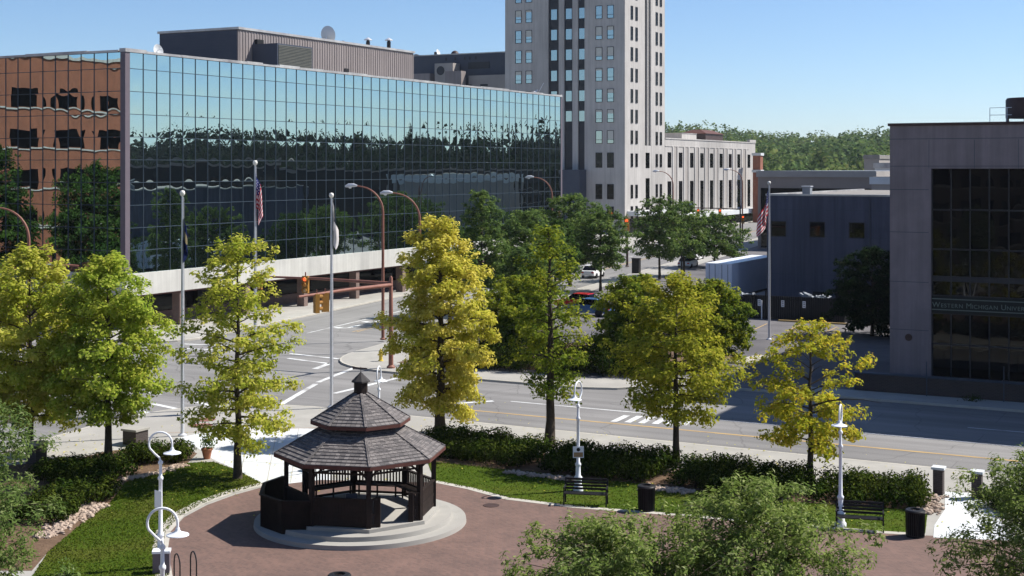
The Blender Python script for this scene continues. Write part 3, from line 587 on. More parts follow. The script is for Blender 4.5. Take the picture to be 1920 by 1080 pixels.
# ------------------------------------------------------------------ gazebo
def gazebo():
    gx, gy = -5.3, 48.6
    root = thing('gazebo', 'dark timber octagonal gazebo with a two tier shingle roof on the brick plaza', 'gazebo', (gx, gy, PV), 0)
    A = [R(-90 + 12 + 45 * k) for k in range(8)]                      # corner bearings, camera side first
    def ring(r): return [(r * math.cos(a), r * math.sin(a)) for a in A]
    MB().lathe([(3.7, 0), (3.68, .15), (0.01, .15)], 72, cap=False).build('lower_step', M['concrete'], root, smooth=30)
    MB().lathe([(3.2, .15), (3.18, .30), (0.01, .30)], 72, cap=False).build('upper_step', M['concrete'], root, smooth=30)
    MB().prism(ring(2.78), .302, .42).build('floor', M['concrete'], root)
    # roofs laid in overlapping shingle courses
    def roof(name, r0, z0, r1, z1, courses):
        mb = MB()
        for c in range(courses):
            ta, tb = c / courses, (c + 1) / courses
            ra, rb = r0 + (r1 - r0) * ta, r0 + (r1 - r0) * tb; za, zb = z0 + (z1 - z0) * ta, z0 + (z1 - z0) * tb
            sl = math.hypot(r1 - r0, z1 - z0)
            P0, P1, P2 = ring(ra), ring(rb), ring(ra)
            for k in range(8):
                j = (k + 1) % 8; lift = .035
                w0 = math.dist(P0[k], P0[j]); w1 = math.dist(P1[k], P1[j]); o = c * .063 + k * 1.7
                mb.add([(*P0[k], za + lift), (*P0[j], za + lift), (*P1[j], zb + .008), (*P1[k], zb + .008), (*P0[k], za - .01), (*P0[j], za - .01)], [(0, 1, 2, 3), (4, 5, 1, 0)], 0,
                       [[(o - w0 / 2, sl * ta), (o + w0 / 2, sl * ta), (o + w1 / 2, sl * tb), (o - w1 / 2, sl * tb)], [(o, 0), (o + w0, 0), (o + w0, .04), (o, .04)]])
        o = mb.build(name, M['shingle'], root)
        fb = MB(); a, b = ring(r0 + .012), ring(r0 - .05)
        for k in range(8):
            j = (k + 1) % 8
            fb.add([(*a[k], z0 - .11), (*a[j], z0 - .11), (*a[j], z0 + .012), (*a[k], z0 + .012), (*b[k], z0 - .11), (*b[j], z0 - .11)], [(0, 1, 2, 3), (5, 4, 0, 1)][:2])
            fb.add([(*b[k], z0 - .06), (*b[j], z0 - .06), (0, 0, z1 - .06)], [(2, 1, 0)])
        fb.build('fascia', M['fascia'], o)
        for k in range(8): MB().bar((*ring(r0)[k], z0 + .03), (*ring(r1)[k], z1 + .025), .09, .035).build('hip_cap', M['shingle'], o)
        return o
    roof('lower_roof', 3.0, 2.52, 1.3, 3.42, 11)
    MB().prism(ring(1.3), 3.3, 3.62).build('clerestory', M['wood'], root)
    roof('upper_roof', 1.74, 3.60, .26, 4.50, 10)
    cu = MB().prism(ring(.24), 4.42, 4.93).build('cupola', M['wood'], root)
    MB().lathe([(.33, 4.90), (.32, 4.95), (.02, 5.24)], 8, a0=A[0], cap=False).build('cupola_roof', M['shingle'], cu)
    v = MB().tube([(0, 0, 5.2), (0, 0, 5.42)], .012, 6); v.bar((-.22, 0, 5.4), (.22, .03, 5.36), .03, .05); v.add([(-.3, 0, 5.46), (-.1, 0, 5.40), (-.28, 0, 5.34)], [(0, 1, 2)])
    v.build('weathervane', M['darksteel'], root)
    # posts, beams, brackets and the fretwork under the eaves
    P = ring(2.58)
    for k in range(8):
        x, y = P[k]; pb = MB(); T = Matrix.Translation((x, y, 0)) @ Matrix.Rotation(A[k], 4, 'Z'); pb.box(-.075, .075, -.075, .075, .42, 2.52, 0, T)
        for sgn in (-1, 1):
            q = P[(k + sgn) % 8]; d = Vector((q[0] - x, q[1] - y, 0)).normalized()
            pts = [Vector((x, y, 1.75)) + d * (.62 * (1 - math.cos(t))) + Vector((0, 0, .62 * math.sin(t))) for t in [i * math.pi / 2 / 6 for i in range(7)]]
            pb.tube(pts, .035, 5)
        pb.build('post', M['wood'], root)
    for k in range(8):
        j = (k + 1) % 8; b = MB(); b.bar((*P[k], 2.44), (*P[j], 2.44), .10, .14); b.bar((*P[k], 2.20), (*P[j], 2.20), .05, .06)
        for i in range(1, 14):
            f = i / 14; x = P[k][0] + (P[j][0] - P[k][0]) * f; y = P[k][1] + (P[j][1] - P[k][1]) * f; b.bar((x, y, 2.2), (x, y, 2.42), .03, .03)
        b.build('fretwork', M['wood'], root)
    # railings with slatted seat backs; opening between the two corners at front right
    def rail(p, q, solid=False, seat=True, name='railing'):
        b = MB(); p = Vector((*p, 0)); q = Vector((*q, 0)); d = (q - p).normalized(); L = (q - p).length; inn = Vector((-d.y, d.x, 0))
        b.bar(p + Vector((0, 0, 1.36)), q + Vector((0, 0, 1.36)), .13, .05); b.bar(p + Vector((0, 0, .86)), q + Vector((0, 0, .86)), .06, .09); b.bar(p + Vector((0, 0, .5)), q + Vector((0, 0, .5)), .05, .08)
        n = int(L / (.11 if not solid else .095))
        for i in range(n + 1):
            c = p + d * L * i / n; b.bar(c + Vector((0, 0, .44 if solid else .86)), c + Vector((0, 0, 1.35)), .055 if not solid else .093, .025, 0, inn)
        o = b.build(name, M['wood'], root)
        if seat:
            s = MB()
            for i in range(4):
                off = inn * (.1 + i * .11); s.bar(p + d * .12 + off + Vector((0, 0, .84)), q - d * .12 + off + Vector((0, 0, .84)), .095, .035)
            for f in (.15, .5, .85):
                c = p + d * L * f + inn * .3; s.bar(c + Vector((0, 0, .42)), c + Vector((0, 0, .83)), .06, .06)
            s.build('seat', M['wood'], o)
    for k in range(8):
        j = (k + 1) % 8
        if k == 0:                                                     # front right bay: entrance between two short rails
            a, b = Vector(P[0]), Vector(P[1]); rail(a, a.lerp(b, .18), True, False); rail(a.lerp(b, .82), b, True, False); continue
        if k == 5: continue                                            # open toward the white path
        rail(P[k], P[j], k in (1, 6, 7), True)
    a, b = Vector(P[0]), Vector(P[1])
    for f in (.18, .82):
        c = a.lerp(b, f); MB().bar((c.x, c.y, .42), (c.x, c.y, 1.42), .16, .16).build('newel_post', M['wood'], root)
    # boarded ramp wrapping the left side
    O = [(r * math.cos(R(-90 - g)), r * math.sin(R(-90 - g))) for r, g in ((2.66, 33), (3.25, 47), (3.5, 70), (3.5, 98), (3.35, 118))]
    rb = MB()
    for p, q in zip(O[:-1], O[1:]):
        p, q = Vector((*p, 0)), Vector((*q, 0)); L = (q - p).length; n = int(L / .12)
        for i in range(n):
            c = p.lerp(q, (i + .5) / n); rb.bar(c + Vector((0, 0, .02)), c + Vector((0, 0, 1.22)), L / n - .004, .03, 0, Vector((-(q - p).y, (q - p).x, 0)))
        rb.bar(p + Vector((0, 0, 1.24)), q + Vector((0, 0, 1.24)), .12, .05); rb.bar(p + Vector((0, 0, .7)), q + Vector((0, 0, .7)), .03, 1.0)
    rb.build('ramp_screen', M['wood'], root)
    return root
gazebo()
# painted metal chair left in the gazebo shade
ch = thing('folding_chair', 'blue grey folding chair in the shade inside the gazebo', 'chair', (-5.55, 47.6, PV + .42), R(200))
MB().box(-.2, .2, -.2, .2, .43, .455).build('seat', M['slate_panel'], ch); MB().box(-.2, .2, .19, .215, .62, .85).build('backrest', M['slate_panel'], ch)
for sx in (-.19, .19): MB().tube([(sx, -.22, 0), (sx, .2, .86)], .012, 6).tube([(sx, .22, 0), (sx, -.16, .45)], .012, 6).build('leg', M['alu'], ch)

# ------------------------------------------------------------------ white lamp posts with a curled neck
def lamp_post():
    root = thing('lamp_post', '', 'lamp post', (0, 0, 0))
    MB().lathe([(.20, 0), (.20, .12), (.15, .18), (.13, .42), (.165, .46), (.165, .52), (.10, .60), (.09, .95), (.115, .98), (.115, 1.04), (.07, 1.10), (.06, 1.9), (.055, 2.7), (.085, 2.74), (.085, 2.80), (.05, 2.85), (.047, 3.2), (.075, 3.22), (.075, 3.28), (.035, 3.33)], 16).build('post', M['white_metal'], root, smooth=40)
    pts = [(0, 0, 3.3), (-.03, 0, 3.40)] + [(.36 * math.cos(t), 0, 3.84 + .36 * math.sin(t)) for t in [R(205 - i * 205 / 16) for i in range(17)]] + [(.36, 0, 3.74), (.36, 0, 3.66)]
    pts.insert(2, (-.17, 0, 3.52))
    MB().tube(pts, .032, 8).build('curled_neck', M['white_metal'], root, smooth=60)
    s = MB().lathe([(.05, 3.72), (.06, 3.66), (.10, 3.62), (.27, 3.56), (.275, 3.54), (.10, 3.55), (.06, 3.50), (.02, 3.47)], 20, c=(.36, 0, 0)).build('lamp_shade', M['white_metal'], root, smooth=40)
    return root
LPG = 'white curled lamp posts in the park'
lp = lamp_post(); lp.location = g3(at(301, 1064, PV), PV); lp['label'] = 'white curled lamp post on the lawn, farther of the two at left'; lp['group'] = LPG
dup(lp, (-8.42, 33.4, PV), R(4), 'white curled lamp post nearest the viewer at bottom left', LPG)
dup(lp, (-5.5, 57.3, PV), R(82), 'white curled lamp post behind the gazebo roof, seen edge on', LPG)
dup(lp, g3(at(1084, 920, PV), PV), R(245), 'white curled lamp post with a small sign in the middle hedge', LPG)
dup(lp, g3(at(1576, 987, PV), PV), R(250), 'white curled lamp post beside the right bench', LPG)
def plate(label, p, z, w, h, rz):
    t = thing('sign_plate', label, 'sign', (p[0], p[1], z), rz, 'small signs on lamp posts')
    MB().box(-w / 2, w / 2, -.095, -.08, -h / 2, h / 2).build('panel', M['white_metal'], t)
    e = MB(); e.box(-w * .42, w * .42, -.0985, -.0955, -h * .42, -h * .02); e.build('lower_field', M['bronze'], t)
    MB().lathe([(w * .17, -.003), (w * .17, .003)], 12).build('emblem', M['black'], t).matrix_local = Matrix.Translation((0, -.098, h * .22)) @ Matrix.Rotation(R(90), 4, 'X')
pa = at(301, 1064, PV); sp = thing('sign_plate', 'plain white plate on the farther left lamp post', 'sign', (pa[0], pa[1], 2.25), R(-35), 'small signs on lamp posts')
MB().box(-.16, .16, -.10, -.085, -.27, .27).build('panel', M['white_metal'], sp)
plate('small square sign with dark emblem on the middle lamp post', at(1084, 920, PV), 1.62, .42, .44, R(3))
# grey cabinet at the foot of the left lamp post
cb = thing('utility_cabinet', 'grey cabinet with white cap at the foot of the left lamp post', 'utility box', g3(at(303, 1073, PV), PV), R(8))
MB().box(-.25, .25, -.18, .18, 0, .62).build('body', M['mauve_metal'], cb); MB().box(-.27, .27, -.2, .2, .62, .69).build('cap', M['white_metal'], cb); MB().box(-.03, .2, -.19, -.18, .1, .55).build('door', M['mauve_metal'], cb)

# ------------------------------------------------------------------ park furniture
def bench():
    root = thing('park_bench', '', 'bench', (0, 0, 0))
    s = MB(); b = MB()
    for i in range(4): s.box(-.8, .8, -.22 + i * .12, -.22 + i * .12 + .09, .42, .45)
    s.build('seat', M['black'], root)
    for i in range(4): b.bar((-.8, .25 + i * .03, .55 + i * .11), (.8, .25 + i * .03, .55 + i * .11), .03, .08)
    b.build('backrest', M['black'], root)
    for x in (-.78, .78):
        l = MB(); l.bar((x, -.2, 0), (x, -.16, .43), .05, .05); l.bar((x, .3, 0), (x, .2, .43), .05, .05); l.bar((x, .2, .43), (x, .36, .92), .05, .05); l.bar((x, -.24, .42), (x, .24, .42), .05, .05); l.bar((x, -.2, .64), (x, .26, .66), .05, .04); l.bar((x, -.18, .42), (x, -.2, .64), .04, .04)
        l.build('leg', M['black'], root)
    return root
BGp = 'black slatted benches on the plaza edge'
be = bench(); be.location = g3(at(1612, 994, PV), PV); be.rotation_euler.z = R(-14); be['label'] = 'black slatted bench by the right lamp post, on sunlit edging'; be['group'] = BGp
dup(be, g3(at(1098, 947, PV), PV), R(-10), 'black slatted bench below the lamp post with the small sign', BGp)
dup(be, g3(at(1425, 972, PV), PV), R(-12), 'black slatted bench mostly hidden by the feathery trees', BGp)
def can():
    root = thing('litter_bin', '', 'litter bin', (0, 0, 0)); b = MB()
    for i in range(28):
        a = 2 * math.pi * i / 28; b.bar((.30 * math.cos(a), .30 * math.sin(a), .05), (.31 * math.cos(a), .31 * math.sin(a), .84), .045, .012)
    b.lathe([(.27, .03), (.285, .82)], 20, cap=True); b.build('body', M['black'], root)
    MB().lathe([(.33, .82), (.34, .87), (.31, .91), (.17, .93), (.16, .86)], 24, cap=False).build('lid', M['black'], root, smooth=40)
    MB().lathe([(.31, .0), (.31, .07)], 20).build('foot', M['black'], root)
    return root
CG = 'black slatted litter bins'
cn = can(); cn.location = g3(at(1716, 1006, PV), PV); cn['label'] = 'black litter bin by the white entrance path'; cn['group'] = CG
dup(cn, g3(at(1212, 957, PV), PV), 0, 'black litter bin beside the lawn in the middle', CG)
dup(cn, (-4.88, 39.2, PV), 0, 'black litter bin at the bottom edge before the gazebo', CG)
# round drinking table at the bottom edge
tb = thing('round_table', 'pale round table cut by the bottom edge', 'table', (-1.9, 38.4, PV))
MB().lathe([(.62, .70), (.66, .73), (.64, .77), (.05, .79)], 32).build('tabletop', M['white_concrete'], tb, smooth=40); MB().lathe([(.3, 0), (.16, .1), (.12, .7)], 16).build('pedestal', M['kerb'], tb)
# bicycle rack and manholes
def rack(label, p, rz):
    t = thing('bike_rack', label, 'bike rack', g3(p, PV), rz, 'black bike racks')
    for i in range(2): MB().tube([(i * .5, -.3, 0), (i * .5, -.3, .55)] + [(i * .5, -.3 * math.cos(a), .55 + .3 * math.sin(a)) for a in [k * math.pi / 10 for k in range(11)]] + [(i * .5, .3, 0)], .022, 6).build('hoop', M['black'], t)
rack('black hoop bike rack on the plaza edging at bottom left', at(332, 1092, PV), R(30))
def manhole(label, p, z, r):
    o = MB().lathe([(r, 0), (r, .012), (r * .9, .016), (.01, .016)], 24).build('manhole_cover', M['rust'], loc=g3(p, z)); tag(o, label, 'manhole cover', 'manhole covers'); return o
manhole('round brown cover in the pavement beside the left flagpole, farther one', at(385, 787, PV), PV, .5); manhole('round brown cover in the pavement beside the left flagpole, nearer one', at(377, 798, PV), PV, .55); manhole('dark round drain cover in the brick plaza', at(921, 948, PV), PV + .005, .3).data.materials[0] = M['darksteel']
# pillars
def pillar(label, px, py, w, h, capmat, rz=-R(28)):
    t = thing('brick_pillar', label, 'pillar', g3(at(px, py, PV), PV), rz, 'brick pillars at the park entrances')
    MB().box(-w / 2, w / 2, -w / 2, w / 2, 0, h).build('shaft', M['brick_dark'], t); MB().box(-w / 2 - .06, w / 2 + .06, -w / 2 - .06, w / 2 + .06, h, h + .09).build('cap', capmat, t)
pillar('dark brick pillar with white cap, left of the white entrance path', 1760, 926, .36, .95, M['white_concrete'])
pillar('dark brick pillar with white cap, right of the white entrance path', 1832, 934, .36, .95, M['white_concrete'])
pillar('squat brown brick pillar by the left flagpole', 254, 832, .78, .62, M['concrete'])
pillar('squat brick pillar half hidden at the left edge trees', 68, 868, .6, .8, M['concrete'])
# plant pot and flowers
pot = thing('plant_pot', 'terracotta plant pot on the white path', 'plant pot', g3(at(388, 860, PV), PV))
MB().lathe([(.14, 0), (.22, .36), (.25, .37), (.25, .44), (.2, .44), (.18, .38)], 18).build('pot', M['terracotta'], pot, smooth=40)
rg = np.random.default_rng(5); d_ = rg.normal(size=(260, 3)); d_ /= np.linalg.norm(d_, axis=1, keepdims=True)
leaf_obj('foliage', d_ * (rg.random((260, 1)) ** .5) * np.array((.38, .38, .42)) + np.array((0.05, 0, .72)), d_, np.full(260, .11), LM, pot, .6, rg)
# ------------------------------------------------------------------ hydrant
hy = thing('fire_hydrant', 'yellow fire hydrant on the far street corner', 'hydrant', g3(at(714, 677, PV), PV), R(20))
MB().lathe([(.17, 0), (.17, .06), (.12, .08), (.115, .5), (.15, .52), (.15, .58), (.11, .66), (.05, .74), (.04, .80)], 14).build('body', M['hydrant'], hy, smooth=40)
for s, r_ in ((-1, .06), (1, .06)): MB().tube([(0, 0, .42), (s * .2, 0, .42)], r_, 8).build('nozzle', M['hydrant'], hy)
MB().tube([(0, 0, .36), (0, -.2, .36)], .08, 8).build('nozzle', M['hydrant'], hy)

# ------------------------------------------------------------------ flagpoles and limp flags
def flagmat(kind):
    m, nt, out = newmat(kind + '_flag_cloth'); L = nt.links
    uv = N(nt, 'ShaderNodeUVMap'); uv.uv_map = 'UVMap'; sp_ = N(nt, 'ShaderNodeSeparateXYZ'); L.new(uv.outputs[0], sp_.inputs[0])
    def mth(op, a, b=None):
        n = N(nt, 'ShaderNodeMath', operation=op)
        for i, x in enumerate((a, b)):
            if x is None: continue
            if isinstance(x, (int, float)): n.inputs[i].default_value = x
            else: L.new(x, n.inputs[i])
        return n.outputs[0]
    def mix(f, a, b):
        n = N(nt, 'ShaderNodeMix', data_type='RGBA'); L.new(f, n.inputs[0])
        for i, x in ((6, a), (7, b)):
            if isinstance(x, tuple): n.inputs[i].default_value = c4(x)
            else: L.new(x, n.inputs[i])
        return n.outputs[2]
    U, V = sp_.outputs[0], sp_.outputs[1]
    if kind == 'striped':
        st = mth('LESS_THAN', mth('FRACT', mth('MULTIPLY', V, 6.5)), .5)
        col = mix(st, (.75, .74, .74), (.50, .02, .04))
        can_ = mth('MULTIPLY', mth('LESS_THAN', U, .4), mth('GREATER_THAN', V, .4615))
        fx = mth('SUBTRACT', mth('FRACT', mth('MULTIPLY', U, 15)), .5); fy = mth('SUBTRACT', mth('FRACT', mth('MULTIPLY', V, 9.3)), .5)
        star = mth('LESS_THAN', mth('ADD', mth('MULTIPLY', fx, fx), mth('MULTIPLY', fy, fy)), .05)
        col = mix(can_, col, mix(star, (.025, .035, .16), (.75, .75, .78)))
    elif kind == 'white':
        col = mix(mth('LESS_THAN', mth('ABSOLUTE', mth('SUBTRACT', U, .5)), .13), (.66, .63, .61), (.10, .09, .10))
        col = mix(mth('GREATER_THAN', mth('ABSOLUTE', mth('SUBTRACT', V, .5)), .2), col, (.68, .64, .62))
    else:
        em = mth('LESS_THAN', mth('ADD', mth('POWER', mth('SUBTRACT', U, .5), 2), mth('POWER', mth('SUBTRACT', V, .5), 2)), .03)
        col = mix(em, (.012, .018, .06), (.2, .17, .1))
    d = N(nt, 'ShaderNodeBsdfDiffuse'); t = N(nt, 'ShaderNodeBsdfTranslucent'); L.new(col, d.inputs[0]); L.new(col, t.inputs[0])
    a = N(nt, 'ShaderNodeMixShader'); a.inputs[0].default_value = .25; L.new(d.outputs[0], a.inputs[1]); L.new(t.outputs[0], a.inputs[2]); L.new(a.outputs[0], out.inputs[0])
    return m
FM = {k: flagmat(k) for k in ('striped', 'white', 'navy')}
def flagpole(plabel, flabel, base, h, kind, hoist, fly, top_gap, side=1, spread=.22, seed=1, r=.075):
    t = thing('flagpole', plabel, 'flagpole', g3(base, PV), 0, 'flagpoles with limp flags')
    MB().lathe([(.2, 0), (.2, .05), (r * 1.15, .12), (r * 1.1, 2), (r * .95, h * .5), (r * .55, h - .16)], 14).build('pole', M['alu'], t, smooth=40)
    MB().lathe([(.03, -.17), (.05, -.16), (.05, -.13), (.1, -.1), (.125, -.0), (.1, .1), (.01, .13)], 16, c=(0, 0, h)).build('finial', M['ball'], t, smooth=60)
    MB().tube([(r * .9, 0, h - .2), (r * 1.25, 0, h * .5), (r * 1.4, 0, 1.2)], .008, 4).build('halyard', M['alu'], t)
    nu, nv = 30, 22; rg = random.Random(seed); vs = []; uv = []; z_top = h - top_gap
    ph = [rg.uniform(0, 6) for _ in range(4)]
    for j in range(nv + 1):
        v = j / nv
        for i in range(nu + 1):
            u = i / nu; zz = z_top - hoist * (1 - v) * .93 - fly * .86 * u * (.62 + .38 * (v ** .6)) * (.55 + .45 * u)
            amp = (.05 + spread * math.sin(min(1, u * 1.3) * math.pi * .55))
            x = side * (r * .8 + amp * (u ** .6) * (.55 + .45 * math.sin(u * 9 + ph[0] + v * 2.2)))
            y = amp * .8 * (u ** .4) * math.sin(u * 13 + ph[1] + v * 3.0) + .03 * math.sin(v * 8 + ph[2])
            vs.append((x, y, zz)); uv.append((u, v))
    fs = [(j * (nu + 1) + i, j * (nu + 1) + i + 1, (j + 1) * (nu + 1) + i + 1, (j + 1) * (nu + 1) + i) for j in range(nv) for i in range(nu)]
    f = MB().add(vs, fs, 0, [[uv[k] for k in q] for q in fs]).build('flag', FM[kind], smooth=180, loc=g3(base, PV))
    tag(f, flabel, 'flag', 'limp flags on the poles')
b1 = at(342, 817, PV); b2 = (-13.3, 71.8); b3 = (-9.35, 71.8); b4 = (18.6, 100.3)
flagpole('silver flagpole at left, with the dark blue flag', 'limp dark blue flag close to the left flagpole', b1, zat(362, b1[1]) - PV, 'navy', 1.3, 2.0, .9, 1, .16, 3)
flagpole('silver flagpole behind the slender tree, tallest of the left three', 'limp striped flag in front of the mirror glass', b2, zat(305, b2[1]) - PV, 'striped', 1.6, 2.3, .5, 1, .40, 4)
flagpole('silver flagpole rising behind the gazebo roof', 'limp white flag with a dark emblem', b3, zat(366, b3[1]) - PV, 'white', 1.5, 2.0, .3, 1, .26, 5)
flagpole('silver flagpole before the grey wing, far right', 'limp striped flag far right, blown to the left', b4, zat(343, b4[1]) - PV, 'striped', 1.9, 3.0, .45, -1, .85, 6)

# ------------------------------------------------------------------ street lights (brown curved masts)
def street_light():
    root = thing('street_light', '', 'street light', (0, 0, 0)); h = 9.6
    pts = [(0, 0, 0), (0, 0, 3), (0, 0, 6), (0, 0, h - .9)] + [(-1.75 * (1 - math.cos(a)), 0, h - .9 + 1.75 * math.sin(a)) for a in [k * R(80) / 8 for k in range(1, 9)]]
    e = pts[-1]; pts.append((e[0] - .5, 0, e[2] + .07))
    MB().tube(pts, [.11, .105, .095, .085] + [.075 - .004 * k for k in range(9)], 10).build('mast', M['rust'], root, smooth=60)
    MB().lathe([(.2, 0), (.2, .08), (.13, .14)], 12).build('foot', M['rust'], root)
    hd = MB().tube([(e[0] - .35, 0, e[2] + .06), (e[0] - .6, 0, e[2] + .1), (e[0] - .95, 0, e[2] + .08), (e[0] - 1.2, 0, e[2] + .02)], [.06, .13, .15, .06], 10).build('lamp_head', M['alu'], root, smooth=60)
    MB().lathe([(.12, 0), (.10, -.08), (.02, -.11)], 12, c=(e[0] - .85, 0, e[2] - .02)).build('lens', M['white_metal'], hd, smooth=60)
    return root
SG = 'brown curved street lights'
sl = street_light(); e_top = 9.6 - .9 + 1.75
def place_light(first, px, Y, ytop, rz, label):
    sc_ = (zat(ytop, Y)) / (e_top + .2); loc = ((px - CX) / F * Y, Y, PV)
    if first: sl.location = loc; sl.rotation_euler.z = rz; sl.scale = (sc_,) * 3; sl['label'] = label; sl['group'] = SG; return sl
    return dup(sl, loc, rz, label, SG, sc_)
place_light(True, 718, 100.3, 347, R(-8), 'brown curved street light on the far corner, taller left one of a pair')
place_light(False, 787, 95, 360, R(5), 'brown curved street light behind the golden tree, with the banner')
place_light(False, 1035, 150, 331, R(-5), 'brown curved street light before the right end of the mirror glass')
place_light(False, 1262, 205, 320, R(0), 'slim brown street light before the pale stone block, left one')
place_light(False, 1392, 225, 317, R(0), 'slim brown street light before the right end of the stone block')
place_light(False, 54, 76, 387, R(0), 'brown curved street light above the left edge trees')
bn = thing('banner', 'white banner hanging on a street light behind the golden tree', 'banner', ((793 - CX) / F * 95, 95, zat(532, 95)), 0)
MB().box(-.05, .38, -.02, .0, 0, 1.55).build('cloth', M['white_metal'], bn); MB().bar((-.28, -.01, 1.57), (.4, -.01, 1.57), .025, .025).build('bracket', M['rust'], bn)

# ------------------------------------------------------------------ traffic signals
def signal_head():
    root = thing('traffic_signal', '', 'traffic light', (0, 0, 0))
    MB().box(-.2, .2, -.12, .14, -.55, .55).build('housing', M['signal_yellow'], root)
    for i, (nm, mt) in enumerate((('lens', 'lens_red'), ('lens', 'lens_amber'), ('lens', 'lens_green'))):
        z = .35 - i * .35; o = MB().lathe([(.125, 0), (.11, .03), (.02, .04)], 14).build(nm, M[mt], root); o.matrix_local = Matrix.Translation((0, -.125, z)) @ Matrix.Rotation(R(90), 4, 'X')
        vs = []; n = 9
        for k in range(n):
            a = R(-20 + 220 * k / (n - 1)); vs += [(.15 * math.cos(a), -.12, z + .15 * math.sin(a)), (.15 * math.cos(a), -.34, z + .15 * math.sin(a))]
        MB().add(vs, [(2 * k, 2 * k + 1, 2 * k + 3, 2 * k + 2) for k in range(n - 1)]).build('visor', M['signal_yellow'], root)
    MB().bar((0, 0, .55), (0, 0, .8), .06, .06).build('hanger', M['rust'], root)
    return root
def mast(label, base, h, arms, mat='rust', r=.14):
    t = thing('signal_mast', label, 'signal mast', g3(base, PV), 0, 'rust brown signal masts')
    MB().lathe([(.26, 0), (.26, .1), (r * 1.1, .2), (r, 2), (r * .8, h), (.03, h + .12)], 12).build('pole', M[mat], t, smooth=40)
    for (x, y, z0, z1, ra) in arms: MB().tube([(0, 0, z0), (x * .5, y * .5, (z0 + z1) / 2 + .05), (x, y, z1)], [ra, ra * .8, ra * .55], 10).build('arm', M[mat], t, smooth=60)
    return t
mb_ = at(733, 690, PV); TS = 'yellow traffic signals'
mast('rust brown signal mast on the far corner with two long arms', mb_, 5.6, [(-4.6, -7.4, 5.15, 5.1, .13), (-9.2, 4.5, 5.25, 5.35, .11)])
sg = signal_head(); sg.location = (mb_[0] - 8.95, mb_[1] + 4.3, PV + 5.0); sg.rotation_euler.z = R(-15); sg.scale = (.9,) * 3; sg['label'] = 'traffic signal at the end of the far arm, left of the pair'; sg['group'] = TS
dup(sg, (mb_[0] - 5.7, mb_[1] + 2.7, PV + 4.95), R(-15), 'traffic signal in the middle of the far arm', TS)
dup(sg, (mb_[0] - 3.75, mb_[1] - 6.1, PV + 4.6), R(118), 'traffic signal under the near arm, seen from the side', TS)
dup(sg, (mb_[0] - 3.35, mb_[1] - 5.4, PV + 4.6), R(205), 'traffic signal under the near arm, seen from behind', TS)
p2 = ((1388 - CX) / F * 217, 217); mast('dark signal mast by the far crossing', p2, 6.4, [(-8.2, 2, 6.0, 6.2, .1)], 'darksteel')
for q, (dx, nm) in enumerate(((-6.6, 'left'), (-3.2, 'middle'), (.4, 'right'))):
    dup(sg, (p2[0] + dx, p2[1] - .1, PV + 5.4 - (1.0 if q == 2 else 0)), R(-5), {'left': 'small far traffic signal under the arm before the stone block, outer one', 'middle': 'small far traffic signal under the arm before the stone block, inner one', 'right': 'small far traffic signal on the mast by the far crossing'}[nm], TS, 1.15)
p3 = ((1176 - CX) / F * 175, 175); mast('dark signal mast hidden in trees below the tower corner', p3, 6.2, [(-2.6, 1, 5.9, 6.0, .1)], 'darksteel')
dup(sg, (p3[0] - .1, p3[1] - .35, PV + 5.3), R(-10), 'traffic signal below the tower corner, on the mast', TS, 1.5)
dup(sg, (p3[0] - 2.2, p3[1] + .6, PV + 6.2), R(40), 'traffic signal below the tower corner, out on the arm', TS, 1.3)
p4 = at(112, 640, PV); mast('rust brown signal mast behind the left edge trees', p4, 5.8, [(1.3, .2, 5.4, 5.4, .1)], 'rust')

# ------------------------------------------------------------------ mirror glass office building
RZ = -R(28)
def gthing(name, label, cat, m, c, z=0.0, group=None): return thing(name, label, cat, (*grid(m, c), z), RZ, group)
GL = gthing('glass_office_building', 'long low office block clad in mirror glass above a pale concrete band', 'office building', -75, 78.8)
ZT, ZB = 21.3, 4.5
rows = [ZT] + [ZT - 1.2 - 1.733 * k for k in range(10)]; rows[-1] = ZB
MB().box(-45, -.3, .3, 75, ZB, ZT - .3, 0).build('core', M['core'], GL)
def pane_mesh(mb, org, du, dv, w, h, rg, out):
    """one slightly bowed and tilted sheet of glass"""
    n = 6; tl = (rg.gauss(0, .0016), rg.gauss(0, .0016)); bow = rg.gauss(.0035, .0022); o = len(mb.v); tw = rg.gauss(0, .0012)
    for j in range(n + 1):
        for i in range(n + 1):
            u, v = i / n, j / n; d = bow * math.sin(math.pi * u) * math.sin(math.pi * v) * 1.0 + tl[0] * (u - .5) * w + tl[1] * (v - .5) * h + tw * (u - .5) * (v - .5) * 2
            mb.v.append(tuple(org[k] + du[k] * w * u + dv[k] * h * v + out[k] * d for k in range(3)))
    for j in range(n):
        for i in range(n):
            mb.f.append((o + j * (n + 1) + i, o + j * (n + 1) + i + 1, o + (j + 1) * (n + 1) + i + 1, o + (j + 1) * (n + 1) + i)); mb.m.append(0)
rgp = random.Random(3); rest = MB(); NR, NL, WL = 50, 26, 1.36; WR = 74.56 / NR
for side, ncol, w in (('R', NR, WR), ('L', NL, WL)):
    for i in range(ncol):
        for k in range(10):
            h = rows[k] - rows[k + 1]; own = (side == 'R' and i < 7) or (side == 'L' and i < 3); mb = MB() if own else rest
            if side == 'R': pane_mesh(mb, (0, .44 + i * w, rows[k + 1]), (0, 1, 0), (0, 0, 1), w, h, rgp, (1, 0, 0))
            else: pane_mesh(mb, (-.44 - i * w, 0, rows[k + 1]), (-1, 0, 0), (0, 0, 1), w, h, rgp, (0, -1, 0))
            if own: mb.build('window_pane', M['mirror'], GL, smooth=180)
